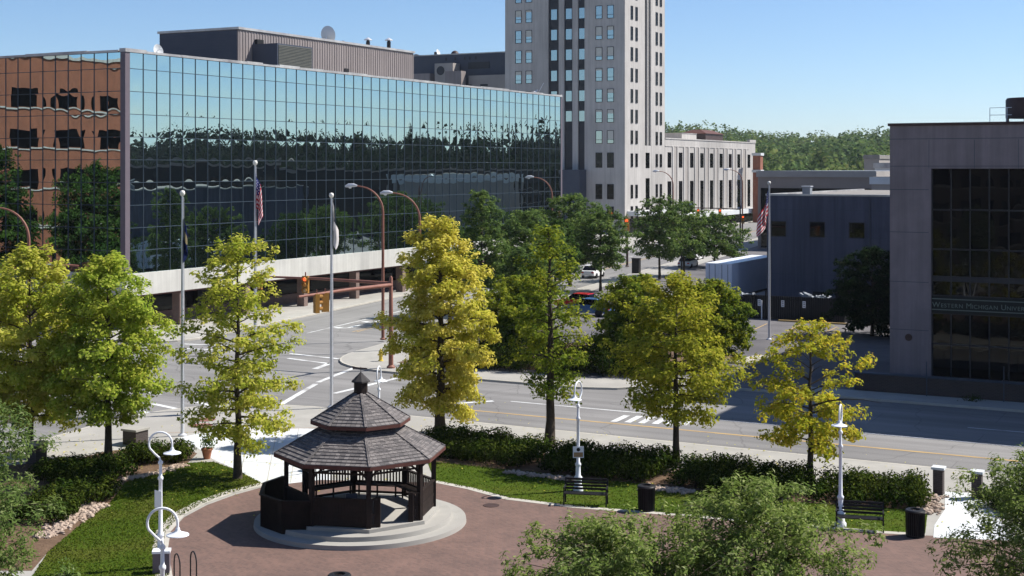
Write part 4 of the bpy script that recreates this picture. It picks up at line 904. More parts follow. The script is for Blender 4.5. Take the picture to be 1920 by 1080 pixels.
# flip winding of the left face is not needed: both sides reflect
o = rest.build('window_pane', M['mirror'], GL, smooth=180); o['kind'] = 'stuff'
mu = MB()
for i in range(NR + 1): y = .44 + i * WR; mu.box(-.02, .04, y - .022, y + .022, ZB, ZT)
for z in rows[1:-1]: mu.box(-.02, .036, .44, 75, z - .022, z + .022)
for i in range(1, NL + 1): x = -.44 - i * WL; mu.box(x - .022, x + .022, -.04, .02, ZB, ZT)
for z in rows[1:-1]: mu.box(-.44 - NL * WL, -.44, -.036, .02, z - .022, z + .022)
mu.build('mullion_grid', M['mullion'], GL)
MB().box(-.44, .06, -.06, .44, ZB, ZT + .02).build('corner_column', M['mauve_metal'], GL)
cp = MB(); rgc = random.Random(8); y = -.1
while y < 75.2:
    l = rgc.uniform(1.5, 5); dz = rgc.uniform(-.04, .07); cp.box(-.5, .12 + rgc.uniform(0, .03), y, min(y + l - .02, 75.3), ZT + .03, ZT + .24 + dz); y += l
x = -.62
while x > -36: l = rgc.uniform(2, 5); cp.box(x - l + .02, x, -.12, .4, ZT + .025, ZT + .22 + rgc.uniform(-.03, .03)); x -= l
cp.build('coping', M['coping'], GL)
MB().box(-45, -.52, .42, 75, ZT - .02, ZT + .01).build('roof', M['roof_gravel'], GL)
MB().box(-45, .2, -.2, 75.3, 2.82, ZB - .002).build('concrete_band', M['band'], GL)
MB().box(-44.8, .12, -.12, 75.2, 2.70, 2.81).build('soffit', M['fascia'], GL)
for k in range(9):
    y = 6 + 8.2 * k; MB().box(-.75, .05, y, y + .55, PV, 2.7).build('column', M['brick_brown'], GL)
for k in range(4):
    x = -7 - 8.2 * k; MB().box(x - .55, x, -.05, .75, PV, 2.7).build('column', M['brick_brown'], GL)
MB().box(-44, -3.2, 3.2, 75, PV, 2.70).build('ground_floor_glazing', M['dark_glass'], GL)
pw = MB(); pw.box(-3.2, -2.9, 3.2, 75, PV, .95); pw.box(-44, -2.9, 2.9, 3.19, PV, .95); pw.build('base_wall', M['brick_brown'], GL)
MB().box(-.2, 0.0, 75.02, 75.5, PV, ZT).build('end_trim', M['mauve_metal'], GL)
# rooftop plant house
pu = MB(); X1, Y1 = -8.0, on_m(447, -83) - 78.8; Y2 = on_m(775, -83) - 78.8; XL = -17.6
pu.box(XL, X1, Y1, Y2, ZT, 25.45)
ph_ = pu.build('plant_house', M['penthouse'], GL)
rb = MB(); y = Y1 + .2
while y < Y2: rb.box(X1, X1 + .05, y, y + .12, ZT, 25.3); y += .42
x = XL + .2
while x < X1: rb.box(x, x + .12, Y1 - .05, Y1, ZT, 25.3); x += .42
rb.build('siding_rib', M['penthouse'], ph_)
dl = MB().box(XL + .1, X1 - .12, Y1 - .09, Y1 - .051, ZT, 25.4); [dl.box(XL + .1, X1 - .12, Y1 - .12, Y1 - .0905, ZT + .3 + k * .28, ZT + .38 + k * .28) for k in range(13)]; dl.build('louvred_end', M['slate_panel'], ph_)
rt = MB(); rt.box(XL - .15, X1 + .15, Y1 - .15, Y2 + .15, 25.46, 25.68); rt.build('roof_trim', M['coping'], ph_)
yb = on_m(520, -80) - 78.8; yb2 = on_m(586, -80) - 78.8
lb = MB().box(X1 + .06, -5, yb, yb2, ZT, 24.2).build('louvre_box', M['slate_panel'], ph_)
lo = MB()
for k in range(18): lo.box(-5, -4.95, yb + .15, yb2 - .15, ZT + .3 + k * .14, ZT + .38 + k * .14)
lo.build('louvre', M['louvre'], lb)
MB().box(X1 + .06, X1 + .35, on_m(477, -83) - 78.8, on_m(489, -83) - 78.8, 22.9, 24.7).build('vent_opening', M['core'], ph_)
MB().box(X1 + .06, X1 + .12, on_m(645, -83) - 78.8, on_m(653, -83) - 78.8, ZT, 22.9).build('door', M['core'], ph_)
MB().box(X1 + .055, X1 + .4, on_m(470, -83) - 78.8 - .3, on_m(470, -83) - 78.8 + .3, ZT, 22.3).build('hood', M['core'], ph_)

def roof_pos(px, m): return grid(m, on_m(px, m))
def dish(label, px, m, z, r, rz, tilt=25):
    p = roof_pos(px, m); t = thing('satellite_dish', label, 'satellite dish', (*p, z), rz, 'rooftop dishes')
    MB().tube([(0, 0, 0), (0, 0, r * 1.15)], .06, 8).build('stand', M['alu'], t)
    d = MB().lathe([(.02, .0), (r * .35, .03 * r), (r * .7, .14 * r), (r, .32 * r), (r * .98, .34 * r), (r * .68, .17 * r), (r * .3, .06 * r), (.02, .03 * r)], 24, cap=False).build('reflector', M['white_concrete'], t, smooth=60)
    d.matrix_local = Matrix.Translation((0, 0, r * 1.15)) @ Matrix.Rotation(R(90 - tilt), 4, 'X')
    MB().tube([(0, 0, r * 1.15), (0, -r * .8, r * 1.55)], .025, 6).build('feed_arm', M['alu'], t)
dish('pale round dish on the plant house roof', 612, -86, 25.5, .95, R(150), 10)
dish('white dish standing near the glass block corner', 294, -78, ZT + .05, .55, R(60), 10)
dish('small white dish at the right end of the glass block roof', 1005, -77, ZT + .05, .4, R(-60), 50)
def vent(label, px, m, z, h):
    p = roof_pos(px, m); t = thing('roof_vent', label, 'vent pipe', (*p, z), 0, 'capped vent pipes on the plant house')
    MB().lathe([(.22, 0), (.22, h)], 14).build('pipe', M['black'], t); MB().lathe([(.30, h + .1), (.46, h + .12), (.44, h + .18), (.05, h + .42)], 16).build('cap', M['alu'], t); MB().tube([(0, 0, h), (0, 0, h + .2)], .15, 8).build('neck', M['black'], t)
vent('capped black vent pipe on the plant house, left one', 690, -85, 25.4, 1.0); vent('capped black vent pipe on the plant house, right one by its end', 729, -85, 25.4, 1.3)
bx = thing('roof_fan', 'low dark fan housing on the plant house roof', 'roof fan', (*roof_pos(643, -85), 25.6), RZ); MB().lathe([(.3, 0), (.32, .25), (.2, .42), (.03, .48)], 14).build('housing', M['darksteel'], bx)
aw = thing('antenna', 'thin slanting antenna rod by the small white dish', 'antenna', (*roof_pos(1008, -77), ZT + .2), 0); MB().tube([(0, 0, 0), (.15, 0, .4), (.75, 0, 1.5)], .03, 6).build('rod', M['white_metal'], aw)

# ------------------------------------------------------------------ stepped block between glass building and tower
RC = 266.0
RB = gthing('rear_office_building', 'dark mauve stepped block behind the glass building roof', 'office building', on_c(772, RC), RC)
w_ = on_c(985, RC) - on_c(772, RC); zz = lambda y, Y=299: zat(y, Y)
MB().box(0, w_, 0, 30, 0, zz(96)).build('wall', M['slate_panel'], RB)
MB().box(-.1, w_ + .1, -.1, 30, zz(96) + .005, zz(94)).build('roof_trim', M['coping'], RB)
MB().box(on_c(828, RC) - on_c(772, RC), on_c(862, RC) - on_c(772, RC), -3, -.01, 0, zz(114)).build('stair_block', M['grey_stone'], RB)
rd = MB().lathe([(1.0, 0), (.95, .06), (.02, .07)], 24).build('round_window', M['spandrel'], RB); rd.matrix_local = Matrix.Translation((on_c(839, RC) - on_c(772, RC), -3.01, zz(128))) @ Matrix.Rotation(R(90), 4, 'X')
MB().box(on_c(792, RC) - on_c(772, RC), on_c(823, RC) - on_c(772, RC), -4, -.02, 0, zz(133)).build('plant_box', M['penthouse'], RB)
MB().box(on_c(856, RC) - on_c(772, RC), on_c(886, RC) - on_c(772, RC), -5, -3.02, 0, zz(131)).build('plant_box', M['penthouse'], RB)
MB().box(on_c(887, RC) - on_c(772, RC), w_, -2, -.02, 0, zz(139)).build('lower_storey', M['grey_stone'], RB)
MB().box(on_c(878, RC) - on_c(772, RC), on_c(918, RC) - on_c(772, RC), -.1, -.03, zz(125), zz(112)).build('window', M['spandrel'], RB)
for px in (837, 854, 872, 881, 892): MB().box(on_c(px - 1.5, RC) - on_c(772, RC), on_c(px + 1.5, RC) - on_c(772, RC), -.1, -.03, zz(107), zz(101)).build('window', M['spandrel'], RB)
for px, w2 in ((889, 8), (916, 14)): MB().box(on_c(px - w2 / 2, RC) - on_c(772, RC), on_c(px + w2 / 2, RC) - on_c(772, RC), -2.06, -2.01, zz(160), zz(156)).build('window', M['spandrel'], RB)
def rear_top(name, label, cat, px, mb, mat):
    t = thing(name, label, cat, (*grid(on_c(px, RC + 3), RC + 3), zz(96)), RZ); mb.build('housing', mat, t, smooth=40); return t
rear_top('roof_fan', 'rounded dark hood on the stepped block roof', 'roof fan', 853, MB().lathe([(.95, 0), (.95, .4), (.7, .9), (.3, 1.15), (.02, 1.2)], 18), M['darksteel'])
rear_top('roof_fan', 'small dark fan at the left end of the stepped block roof', 'roof fan', 780, MB().lathe([(.4, 0), (.4, .5), (.7, .55), (.7, .65), (.1, .8)], 14), M['darksteel'])
dm = thing('satellite_dish', 'pale dish on the stepped block roof', 'satellite dish', (*grid(on_c(818, RC + 2), RC + 2), zz(96)), RZ, 'rooftop dishes')
d2 = MB().lathe([(.02, 0), (.4, .05), (.75, .25), (.73, .28), (.02, .04)], 20, cap=False).build('reflector', M['white_concrete'], dm, smooth=60); d2.matrix_local = Matrix.Translation((.3, 0, .8)) @ Matrix.Rotation(R(70), 4, 'Y')
MB().box(-.5, .1, -.1, .1, 0, 1.0).build('stand', M['darksteel'], dm)

# ------------------------------------------------------------------ stone tower
TC, TM = 241.4, -104.2
TW = gthing('stone_tower', 'tall pale limestone tower with paired windows, cut by the top edge', 'tower', TM, TC)
WX, WY, TH = 25.7, 20.3, 62.0
floors = [46.25, 42.3, 38.35, 34.4, 30.4, 26.4, 22.5, 18.5]
wall = MB()
# stone body with deep recessed strips: built as bays so that the strips are real recesses
wall.box(-WX, -16.2, 0, WY, 0, TH); wall.box(-8.4, 0, 0, 9.4, 0, TH); wall.box(-16.2, -8.4, .5, WY, 0, TH); wall.box(-8.4, -.5, 9.4, 13.4, 0, TH); wall.box(-8.4, 0, 13.4, WY, 0, TH)
for x in (-13.95, -11.0): wall.box(x, x + .9 + .25, .05, .5, 0, TH)
for y in (9.4, 11.2, 12.9): wall.box(-.5, -.02, y + .02, y + .5, 17, TH)
wall.box(-.5, -.03, 9.42, 13.38, 0, 17)
wall.build('wall', M['tower_stone'], TW)
for x0, x1 in ((-16.18, -13.97), (-12.78, -11.02), (-9.83, -8.42)): MB().box(x0, x1, .40, .49, 0, TH).build('spandrel_strip', M['spandrel'], TW)
def window(parent, face, a, z, w, h, glass='win_glass', sill=True, blind=0):
    """framed sash window; face 'y' looks along -y, face 'x' along +x"""
    f = MB(); p = MB(); t = .09
    def bx(mb, u0, u1, d0, d1, z0, z1, m=0):
        if face == 'y': mb.box(u0, u1, -d1, -d0, z0, z1, m)
        else: mb.box(d0, d1, u0, u1, z0, z1, m)
    bx(f, a - w / 2, a - w / 2 + t, .005, .09, z - h / 2, z + h / 2); bx(f, a + w / 2 - t, a + w / 2, .005, .09, z - h / 2, z + h / 2); bx(f, a - w / 2 + t, a + w / 2 - t, .005, .09, z + h / 2 - t, z + h / 2); bx(f, a - w / 2 + t, a + w / 2 - t, .005, .09, z - h / 2, z - h / 2 + t)
    bx(f, a - w / 2 + t, a + w / 2 - t, .03, .10, z - h * .22, z - h * .22 + .07)
    bx(p, a - w / 2 + t, a + w / 2 - t, .01, .03, z - h / 2 + t, z + h / 2 - t)
    o = f.build('window', M['win_frame'], parent); p.build('pane', M[glass], o)
    if blind: b = MB(); bx(b, a - w / 2 + t, a + w / 2 - t, .031, .034, z + h / 2 - t - blind, z + h / 2 - t); b.build('blind', M['blind'], o)
rw = random.Random(4)
for z in floors:
    for x in (-22.7, -20.4, -5.35, -2.95): window(TW, 'y', x, z, 1.4, 2.5, blind=rw.choice((0, .35, .7, 1.2, 1.6)))
    if z > 20:
        for x in (-15.08, -11.9, -9.12):
            b = MB(); b.box(x - .62 + (.06 if x > -10 else 0), x + .62 - (.06 if x > -10 else 0), .34, .39, z - .9, z + 1.1); b.build('window', M['win_glass'], TW)
for z, h in ((14.1, 2.9), (8.1, 2.9), (4.0, 2.6)):
    for x in (-5.35, -2.95): window(TW, 'y', x, z, 1.4, h, 'dark_glass')
for z in floors + [14.1, 8.1, 4.0]:
    for y in (3.3, 5.6, 15.9, 18.1): window(TW, 'x', y, z, 1.05, 2.6, 'dark_glass')
    if 10 < z < 16: MB().box(-.02, .02, 10.3, 12.2, 12.6, 15.6).build('window', M['dark_glass'], TW)
MB().box(-.02, .02, 10.3, 12.2, 2.5, 10.6).build('window', M['dark_glass'], TW)
for y in (9.98, 11.75): MB().box(-.44, -.4, y, y + 1.1, 17, TH).build('window_strip', M['dark_glass'], TW)
MB().box(-19, -8.0, -3.2, -.01, 0, zat(318, 262)).build('entrance_block', M['slate_panel'], TW)
MB().box(.02, 2.4, 1, 20, 3.5, 4.4).build('canopy', M['white_concrete'], TW)
MB().box(.0, .06, .8, 20, .2, 2.9).build('shopfront', M['dark_glass'], TW)

# ------------------------------------------------------------------ long stone block beside the tower
AN = gthing('stone_office_block', 'long pale limestone block with tall narrow windows, right of the tower', 'office building', TM, TC + WY + .02)
AL = on_m(1416, TM) - TC - WY
MB().box(-24, 0, 0, AL, 0, 18.5).build('wall', M['tower_stone'], AN)
cn_ = MB().box(-24, .12, -.0, AL + .1, 18.51, 18.75); cn_.box(-.3, .1, 0.02, AL - 5, 17.0, 17.15); cn_.build('cornice', M['tower_stone'], AN)
MB().box(-.6, .14, AL - 4.5, AL + .12, 18.76, 19.3).build('end_parapet', M['tower_stone'], AN)
wx = [1255, 1276, 1297, 1316, 1334, 1352, 1369, 1385, 1404]
for k, px in enumerate(wx):
    y = on_m(px, TM) - TC - WY; ww = 2.0
    f = MB().box(.0, .03, y - ww / 2, y + ww / 2, 12.7, 15.8).build('window', M['dark_glass'], AN)
    f = MB().box(.0, .03, y - ww / 2, y + ww / 2, 3.6, 9.9).build('window', M['dark_glass'], AN)
    if k < len(wx) - 1:
        y2 = on_m(wx[k + 1], TM) - TC - WY; a, b = y + ww / 2, y2 - ww / 2
        pl = MB(); g_ = b - a; pl.box(.002, .16, a + g_ * .12, a + g_ * .30, 2.6, 17); pl.box(.002, .16, a + g_ * .70, a + g_ * .88, 2.6, 17); pl.build('pilaster', M['tower_stone'], AN)
        MB().box(.001, .03, a + g_ * .32, a + g_ * .68, 2.6, 17).build('recess_panel', M['grey_stone'], AN)
MB().box(.02, 2.2, .5, AL - 1, 2.2, 3.2).build('canopy', M['white_concrete'], AN)
MB().box(.0, .05, .5, AL - 1, .2, 2.1).build('shopfront', M['dark_glass'], AN)
ps = gthing('roof_plant', 'dark hipped plant room on the stone block roof', 'plant room', TM - 10, on_m(1300, TM - 10), 18.6)
MB().box(-3, 3, 0, 12, 0, 2.0).build('wall', M['darksteel'], ps); MB().add([(-3.3, -.3, 2.02), (3.3, -.3, 2.02), (3.3, 12.3, 2.02), (-3.3, 12.3, 2.02), (-1, 2, 3), (1, 2, 3), (1, 10, 3), (-1, 10, 3)], [(0, 1, 5, 4), (1, 2, 6, 5), (2, 3, 7, 6), (3, 0, 4, 7), (4, 5, 6, 7)]).build('roof', M['fascia'], ps)
ps2 = gthing('roof_plant', 'pale box on the stone block roof beside the tower', 'plant room', TM - 6, on_m(1262, TM - 6), 18.6); MB().box(-3, 2, 0, 9, 0, 1.5).build('wall', M['tower_stone'], ps2); MB().box(-3.1, 2.1, -.1, 9.1, 1.5, 1.62).build('roof', M['coping'], ps2)
bp = thing('brick_chimney_stack', 'narrow rust brick stack with pale bands at the end of the stone block', 'chimney', ((1421 - CX) / F * 322, 322, 0), RZ); MB().box(-.9, .9, -1, 1, 0, 15.5).build('shaft', M['brick_red'], bp)
for z in (11.6, 15.5): MB().box(-1.1, 1.1, -1.2, 1.2, z, z + .6).build('band', M['white_concrete'], bp)

# ------------------------------------------------------------------ university building at right
UM, UC, UH = -18.0, 79.5, 14.9
UN = gthing('university_building', 'mauve panelled university building with dark glazing at the right edge', 'university building', UM, UC)
GX = on_c(1742, UC) - UM; GT = zat(316, 77.6)
wl = MB(); wl.box(0, GX, 0, .6, 0, UH); wl.box(GX, 30, 0, .6, GT, UH); wl.box(0, 30, .6, 30, 0, UH - .02); wl.build('wall', M['pink_panel'], UN)
jt = MB()
for z in (11.3, 8.9, 6.1, 3.4): jt.box(.0, GX - .02, -.004, 0, z, z + .03)
jt.box(.0, 30, -.004, 0, UH - .75, UH - .72)
for x in (GX - .02, 4.6, 6.9, 9.2, 11.5): jt.box(x, x + .025, -.004, 0, GT, UH - .8)
jt.box(.0, 30, -.0042, 0, GT + .12, GT + .15); jt.build('panel_joint', M['mullion'], UN)
MB().box(-.1, 30, -.1, 30, UH + .005, UH + .16).build('coping', M['darksteel'], UN)
MB().box(GX, GX + .12, -.015, .02, 0, GT).build('reveal_trim', M['pink_panel'], UN)
rgu = random.Random(9)
px_ = [GX + .14 + 1.02 * k for k in range(16)]; zr = [.9, 2.7, 4.42, 5.4, 8.0, 10.2, GT - .02]
for i in range(15):
    for k in range(6):
        if k == 2: continue
        gl = MB(); pane_mesh(gl, (px_[i], .22, zr[k]), (1, 0, 0), (0, 0, 1), 1.02, zr[k + 1] - zr[k], rgu, (0, -1, 0)); gl.build('window_pane', M['dark_glass'], UN, smooth=180)

mu = MB()
for x in px_: mu.box(x - .03, x + .03, .12, .26, .9, GT - .02)
for z in zr[1:-1]: mu.box(GX + .12, 18, .13, .25, z - .04, z + .04)
mu.box(GX + .12, 18, .14, .24, 6.2, 6.5); mu.build('mullion_grid', M['win_frame'], UN)
sgn = MB().box(GX + .14, 18, .08, .2, 4.42, 5.4).build('sign_band', M['sign_panel'], UN)
rl = MB(); rl.box(GX + .14, 18, .04, .079, 4.60, 4.65); rl.box(GX + .14, 18, .04, .079, 5.2, 5.25); rl.build('sign_rule', M['sign_green'], sgn)
def letters(text, x, z, s, parent, mat, y):
    """capital lettering; first letter of each word larger"""
    for wd in text.split(' '):
        for i, chx in enumerate(wd):
            cu = bpy.data.curves.new('letter', 'FONT'); cu.body = chx; cu.size = s * (1.32 if i == 0 else 1.0); cu.extrude = .012
            tmp = bpy.data.objects.new('letter', cu); COL.objects.link(tmp); dg = bpy.context.evaluated_depsgraph_get(); me = bpy.data.meshes.new_from_object(tmp.evaluated_get(dg)); wv = max(v.co.x for v in me.vertices)
            COL.objects.unlink(tmp); bpy.data.objects.remove(tmp); me.materials.append(mat)
            yield me, x; x += wv + s * .10
        x += s * .42
wv_ = MB(); last = None
for me, x in letters('WESTERN MICHIGAN UNIVERSITY', GX + .16, 4.76, .315, sgn, M['sign_green'], .05):
    if last is not None and x - last > .36: wv_.build('lettering', M['sign_green'], sgn); wv_ = MB()
    wv_.add([(v.co.x + x, .05 - v.co.z, v.co.y + 4.76) for v in me.vertices], [tuple(p.vertices) for p in me.polygons]); last = x + max(v.co.x for v in me.vertices) - .2
wv_.build('lettering', M['sign_green'], sgn)
em = MB().lathe([(.20, 0), (.20, .03), (.15, .035), (.02, .04)], 24).build('round_emblem', M['darksteel'], UN); em.matrix_local = Matrix.Translation((1.05, -.002, zat(631, 78.5))) @ Matrix.Rotation(R(90), 4, 'X')
tkp = gthing('roof_tank', 'round dark steel tank on the university building roof', 'tank', on_c(1928, 81.6), 81.6, UH + .3); MB().lathe([(1.2, .1), (1.2, 1.1), (1.12, 1.22), (.05, 1.28)], 24).build('drum', M['darksteel'], tkp, smooth=40)
for a in range(4): MB().bar((1.1 * math.cos(a * 1.57), 1.1 * math.sin(a * 1.57), -.3), (1.1 * math.cos(a * 1.57), 1.1 * math.sin(a * 1.57), .11), .15, .15).build('leg', M['rust'], tkp)
rlg = gthing('roof_railing', 'thin pipe railing beside the roof tank', 'railing', on_c(1856, 80.3), 80.3, UH + .16)
rr = MB()
for x in (0, .9): rr.tube([(x, 0, 0), (x, 0, .8)], .02, 6)
for z in (.4, .8): rr.tube([(0, 0, z), (1.15, 0, z)], .018, 6)
rr.build('rails', M['white_metal'], rlg)
TWg = gthing('added_shade_wing', 'unseen taller panelled wing added beyond the right edge to shade the avenue', 'university building', UM + 8.7, UC + .35); MB().box(0, 26, .0, 7, 0, 22.6).build('wall', M['pink_panel'], TWg)  # added block out of view, sized so its shadow crosses the avenue
for k in range(5): MB().box(1, 25, -.06, .0, 3 + k * 4, 5 + k * 4).build('window', M['dark_glass'], TWg)
lw = gthing('brick_wall', 'low dark brick wall with pale coping before the university glazing', 'wall', UM - 1.5, 77.5)
MB().box(0, 30, 0, .35, PV, 1.05).build('brickwork', M['brick_dark'], lw); MB().box(-.05, 30, -.05, .4, 1.05, 1.13).build('coping', M['slate_panel'], lw)
fn = gthing('mesh_fence', 'thin metal fence posts and rail above the dark brick wall', 'fence', UM + 2.5, 77.2)
for k in range(5): MB().tube([(k * 4.0, 0, PV), (k * 4.0, 0, 2.0)], .03, 6).build('post', M['slate_panel'], fn)
for k in range(2): sh = thing('shrub', ('low dark weed clump at the wall foot, left one', 'low dark weed clump at the wall foot, right one')[k], 'shrub', (*grid(UM + (5.0, 8.2)[k], 76.7), PV)); rg = np.random.default_rng(70 + k); d_ = rg.normal(size=(260, 3)); leaf_obj('foliage', d_ * np.array((.3, .15, .1)) + np.array((0, 0, .15)), d_, np.full(260, .1), LH, sh, .5, rg); MB().tube([(0, 0, 0), (.05, 0, .15)], .02, 5).build('stem', M['bark'], sh)

# ------------------------------------------------------------------ grey wing with three square windows
WC = 118.0; WM0 = on_c(1438, WC); WH = zat(367, F * H / 316 * 0 + 121)
WG = gthing('grey_wing_building', 'flat roofed grey wing with three square windows, behind the flagpole', 'building', WM0, WC)
WWd = on_c(1700, WC) - WM0; Yw = 119
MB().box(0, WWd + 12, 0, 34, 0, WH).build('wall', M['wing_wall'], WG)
pr = MB(); pr.box(-.1, WWd + 12, -.1, .25, WH + .004, WH + .16); pr.box(-.1, .25, .25, 34, WH + .004, WH + .16); pr.build('coping', M['coping'], WG)
MB().box(.3, WWd + 12, .3, 34, WH + .002, WH + .03).build('roof', M['roof_gravel'], WG)
for px in (1460, 1532.5, 1606.5):
    x = on_c(px, WC) - WM0; z = zat(431, Yw); f = MB(); s = .62
    f.box(x - s - .06, x + s + .06, -.05, .0, z - s - .06, z - s); f.box(x - s - .06, x + s + .06, -.05, .0, z + s, z + s + .06); f.box(x - s - .06, x - s, -.05, .0, z - s, z + s); f.box(x + s, x + s + .06, -.05, .0, z - s, z + s)
    o = f.build('window', M['win_frame'], WG); MB().box(x - s, x + s, -.02, -.001, z - s, z + s).build('pane', M['dark_glass'], o)
jt = MB(); [jt.box(0.02, WWd + 12, -.004, 0, z, z + .025) for z in (3.3, 6.6, 8.9)]; [jt.box(k * 3.1, k * 3.1 + .025, -.0042, 0, PV, WH) for k in range(1, 7)]; jt.build('panel_joint', M['mullion'], WG)
MB().tube([(9.0, -.09, PV), (9.0, -.09, WH - .2)], .06, 8).build('downpipe', M['slate_panel'], WG)
x = on_c(1535, WC) - WM0; MB().box(x - .5, x + .5, -.04, 0, zat(565, Yw), zat(548, Yw)).build('vent_opening', M['core'], WG)
x = on_c(1580, WC) - WM0; MB().box(x - .6, x + .9, -.04, 0, PV, zat(530, Yw)).build('door', M['core'], WG)
rv = gthing('roof_vent', 'pale square vent on the grey wing roof', 'vent', WM0 + 2.6, WC + 3.5, WH); MB().box(-.35, .35, -.35, .35, 0, .75).build('housing', M['roof_grey'], rv); MB().box(-.42, .42, -.42, .42, .75, .83).build('cap', M['alu'], rv)
# dark walled bin yard before it
EC = 110.6; EM = on_c(1393, EC)
en = gthing('bin_enclosure', 'black boarded bin enclosure in the car park', 'enclosure', EM, EC)
ew = on_c(1583, EC) - EM; eb = MB(); nB = 46
for i in range(nB): eb.box(ew * i / nB, ew * (i + 1) / nB - .02, 0, .05, PV, 2.05)
eb.box(0, ew, .05, .12, PV, .3); eb.box(0, ew, .05, .12, 1.7, 1.9); eb.build('front_boards', M['core'], en)
MB().box(ew - .05, ew, .13, 3.4, PV, 2.0).box(0, .05, .13, 3.4, PV, 2.0).build('side_boards', M['black'], en)
ESG = 'white notices on the bin enclosure'
for px, lab in ((1424, 'white notice on the black enclosure, leftmost'), (1468, 'white notice on the black enclosure, right of the flagpole'), (1508, 'white notice on the black enclosure, farthest right')):
    o = thing('notice', lab, 'sign', (*grid(on_c(px, EC), EC - .04), 1.45), RZ, ESG); MB().box(-.13, .13, -.02, .0, -.27, .27).build('panel', M['white_metal'], o); nb = MB(); [nb.box(-.08, .08, -.024, -.0205, z, z + .05) for z in (-.15, 0, .12)]; nb.build('printing', M['black'], o)
o = thing('notice', 'round pale disc on the black enclosure end', 'sign', (*grid(on_c(1575, EC), EC - .04), 1.5), RZ, ESG); q = MB().lathe([(.28, 0), (.28, .02)], 20).build('panel', M['white_metal'], o); q.matrix_local = Matrix.Rotation(R(90), 4, 'X')
pst = thing('marker_post', 'thin white marker post before the black enclosure', 'post', (*grid(on_c(1431, EC), EC - .4), PV), 0); MB().tube([(0, 0, 0), (0, 0, 1.5)], .05, 8).build('shaft', M['white_metal'], pst); MB().lathe([(.06, 1.5), (.01, 1.58)], 8).build('cap', M['white_metal'], pst)
for k, (px, wv, hv, lab) in enumerate(((1520, 1.5, .55, 'pale bundled sheets piled above the black enclosure'), (1545, .9, .4, 'small pale sacks piled at the enclosure right end'), (1398, .8, .35, 'slanting pale board leaning over the enclosure left end'))):
    o = thing('waste_pile', lab, 'rubbish', (*grid(on_c(px, EC + 1.2), EC + 1.2), 1.6), RZ); rb = MB(); rq = random.Random(k)
    for i in range(7):
        T = Matrix.Translation((rq.uniform(-wv / 2, wv / 2), rq.uniform(-.3, .3), rq.uniform(.3, hv))) @ Matrix.Rotation(rq.uniform(-.6, .6), 4, 'Y') @ Matrix.Rotation(rq.uniform(0, 3), 4, 'Z'); rb.box(-.35, .35, -.2, .2, -.08, .08, 0, T)
    rb.box(-wv / 2, wv / 2, -.5, .5, -1.48, .25, 1); rb.build('sheets', [M['roof_grey'], M['core']], o)
ky = MB(); ky.box(0, 5.6, -.1, .1, PV, PV + .13); ks = gthing('wheel_stop', 'long pale yellow wheel stop before the black enclosure', 'wheel stop', on_c(1460, 109.4), 109.4); ky.build('bar', M['yellow_paint'], ks)
# semi trailer
TRp = at(1323, 580); tr = thing('box_trailer', 'white box trailer parked with its rear doors toward us', 'trailer', (TRp[0], TRp[1], PV), -R(28))
MB().box(0, 2.45, 0, 13.0, 1.1, 3.95).build('body', M['trailer'], tr)
MB().box(-.01, 2.46, .0, 13.0, 3.955, 4.0).build('roof', M['white_metal'], tr)
for k in range(2):
    d = MB().box(.06 + k * 1.17, 1.2 + k * 1.17, -.04, -.002, 1.2, 3.85).build('rear_door', M['trailer'], tr); bb = MB(); [bb.bar((.06 + k * 1.17 + f, -.06, 1.15), (.06 + k * 1.17 + f, -.06, 3.9), .03, .03) for f in (.3, .85)]; bb.build('lock_rod', M['slate_panel'], d)
ca = MB(); ca.box(.1, 2.35, 0, 13, .85, 1.09); ca.box(.3, .4, .05, .15, .45, .85); ca.box(2.05, 2.15, .05, .15, .45, .85); ca.box(.3, 2.15, .05, .15, .4, .5); ca.build('chassis', M['black'], tr)
for y in (1.6, 2.9):
    for x in (.25, 2.2): w3 = MB().lathe([(.2, -.13), (.48, -.12), (.5, 0), (.48, .12), (.2, .13)], 20).build('wheel', M['rubber'], tr); w3.matrix_local = Matrix.Translation((x, y, .5)) @ Matrix.Rotation(R(90), 4, 'Y')
for y in (11.2,):
    for x in (.5, 1.9): MB().box(x, x + .12, y, y + .12, 0, .86).build('landing_leg', M['black'], tr)

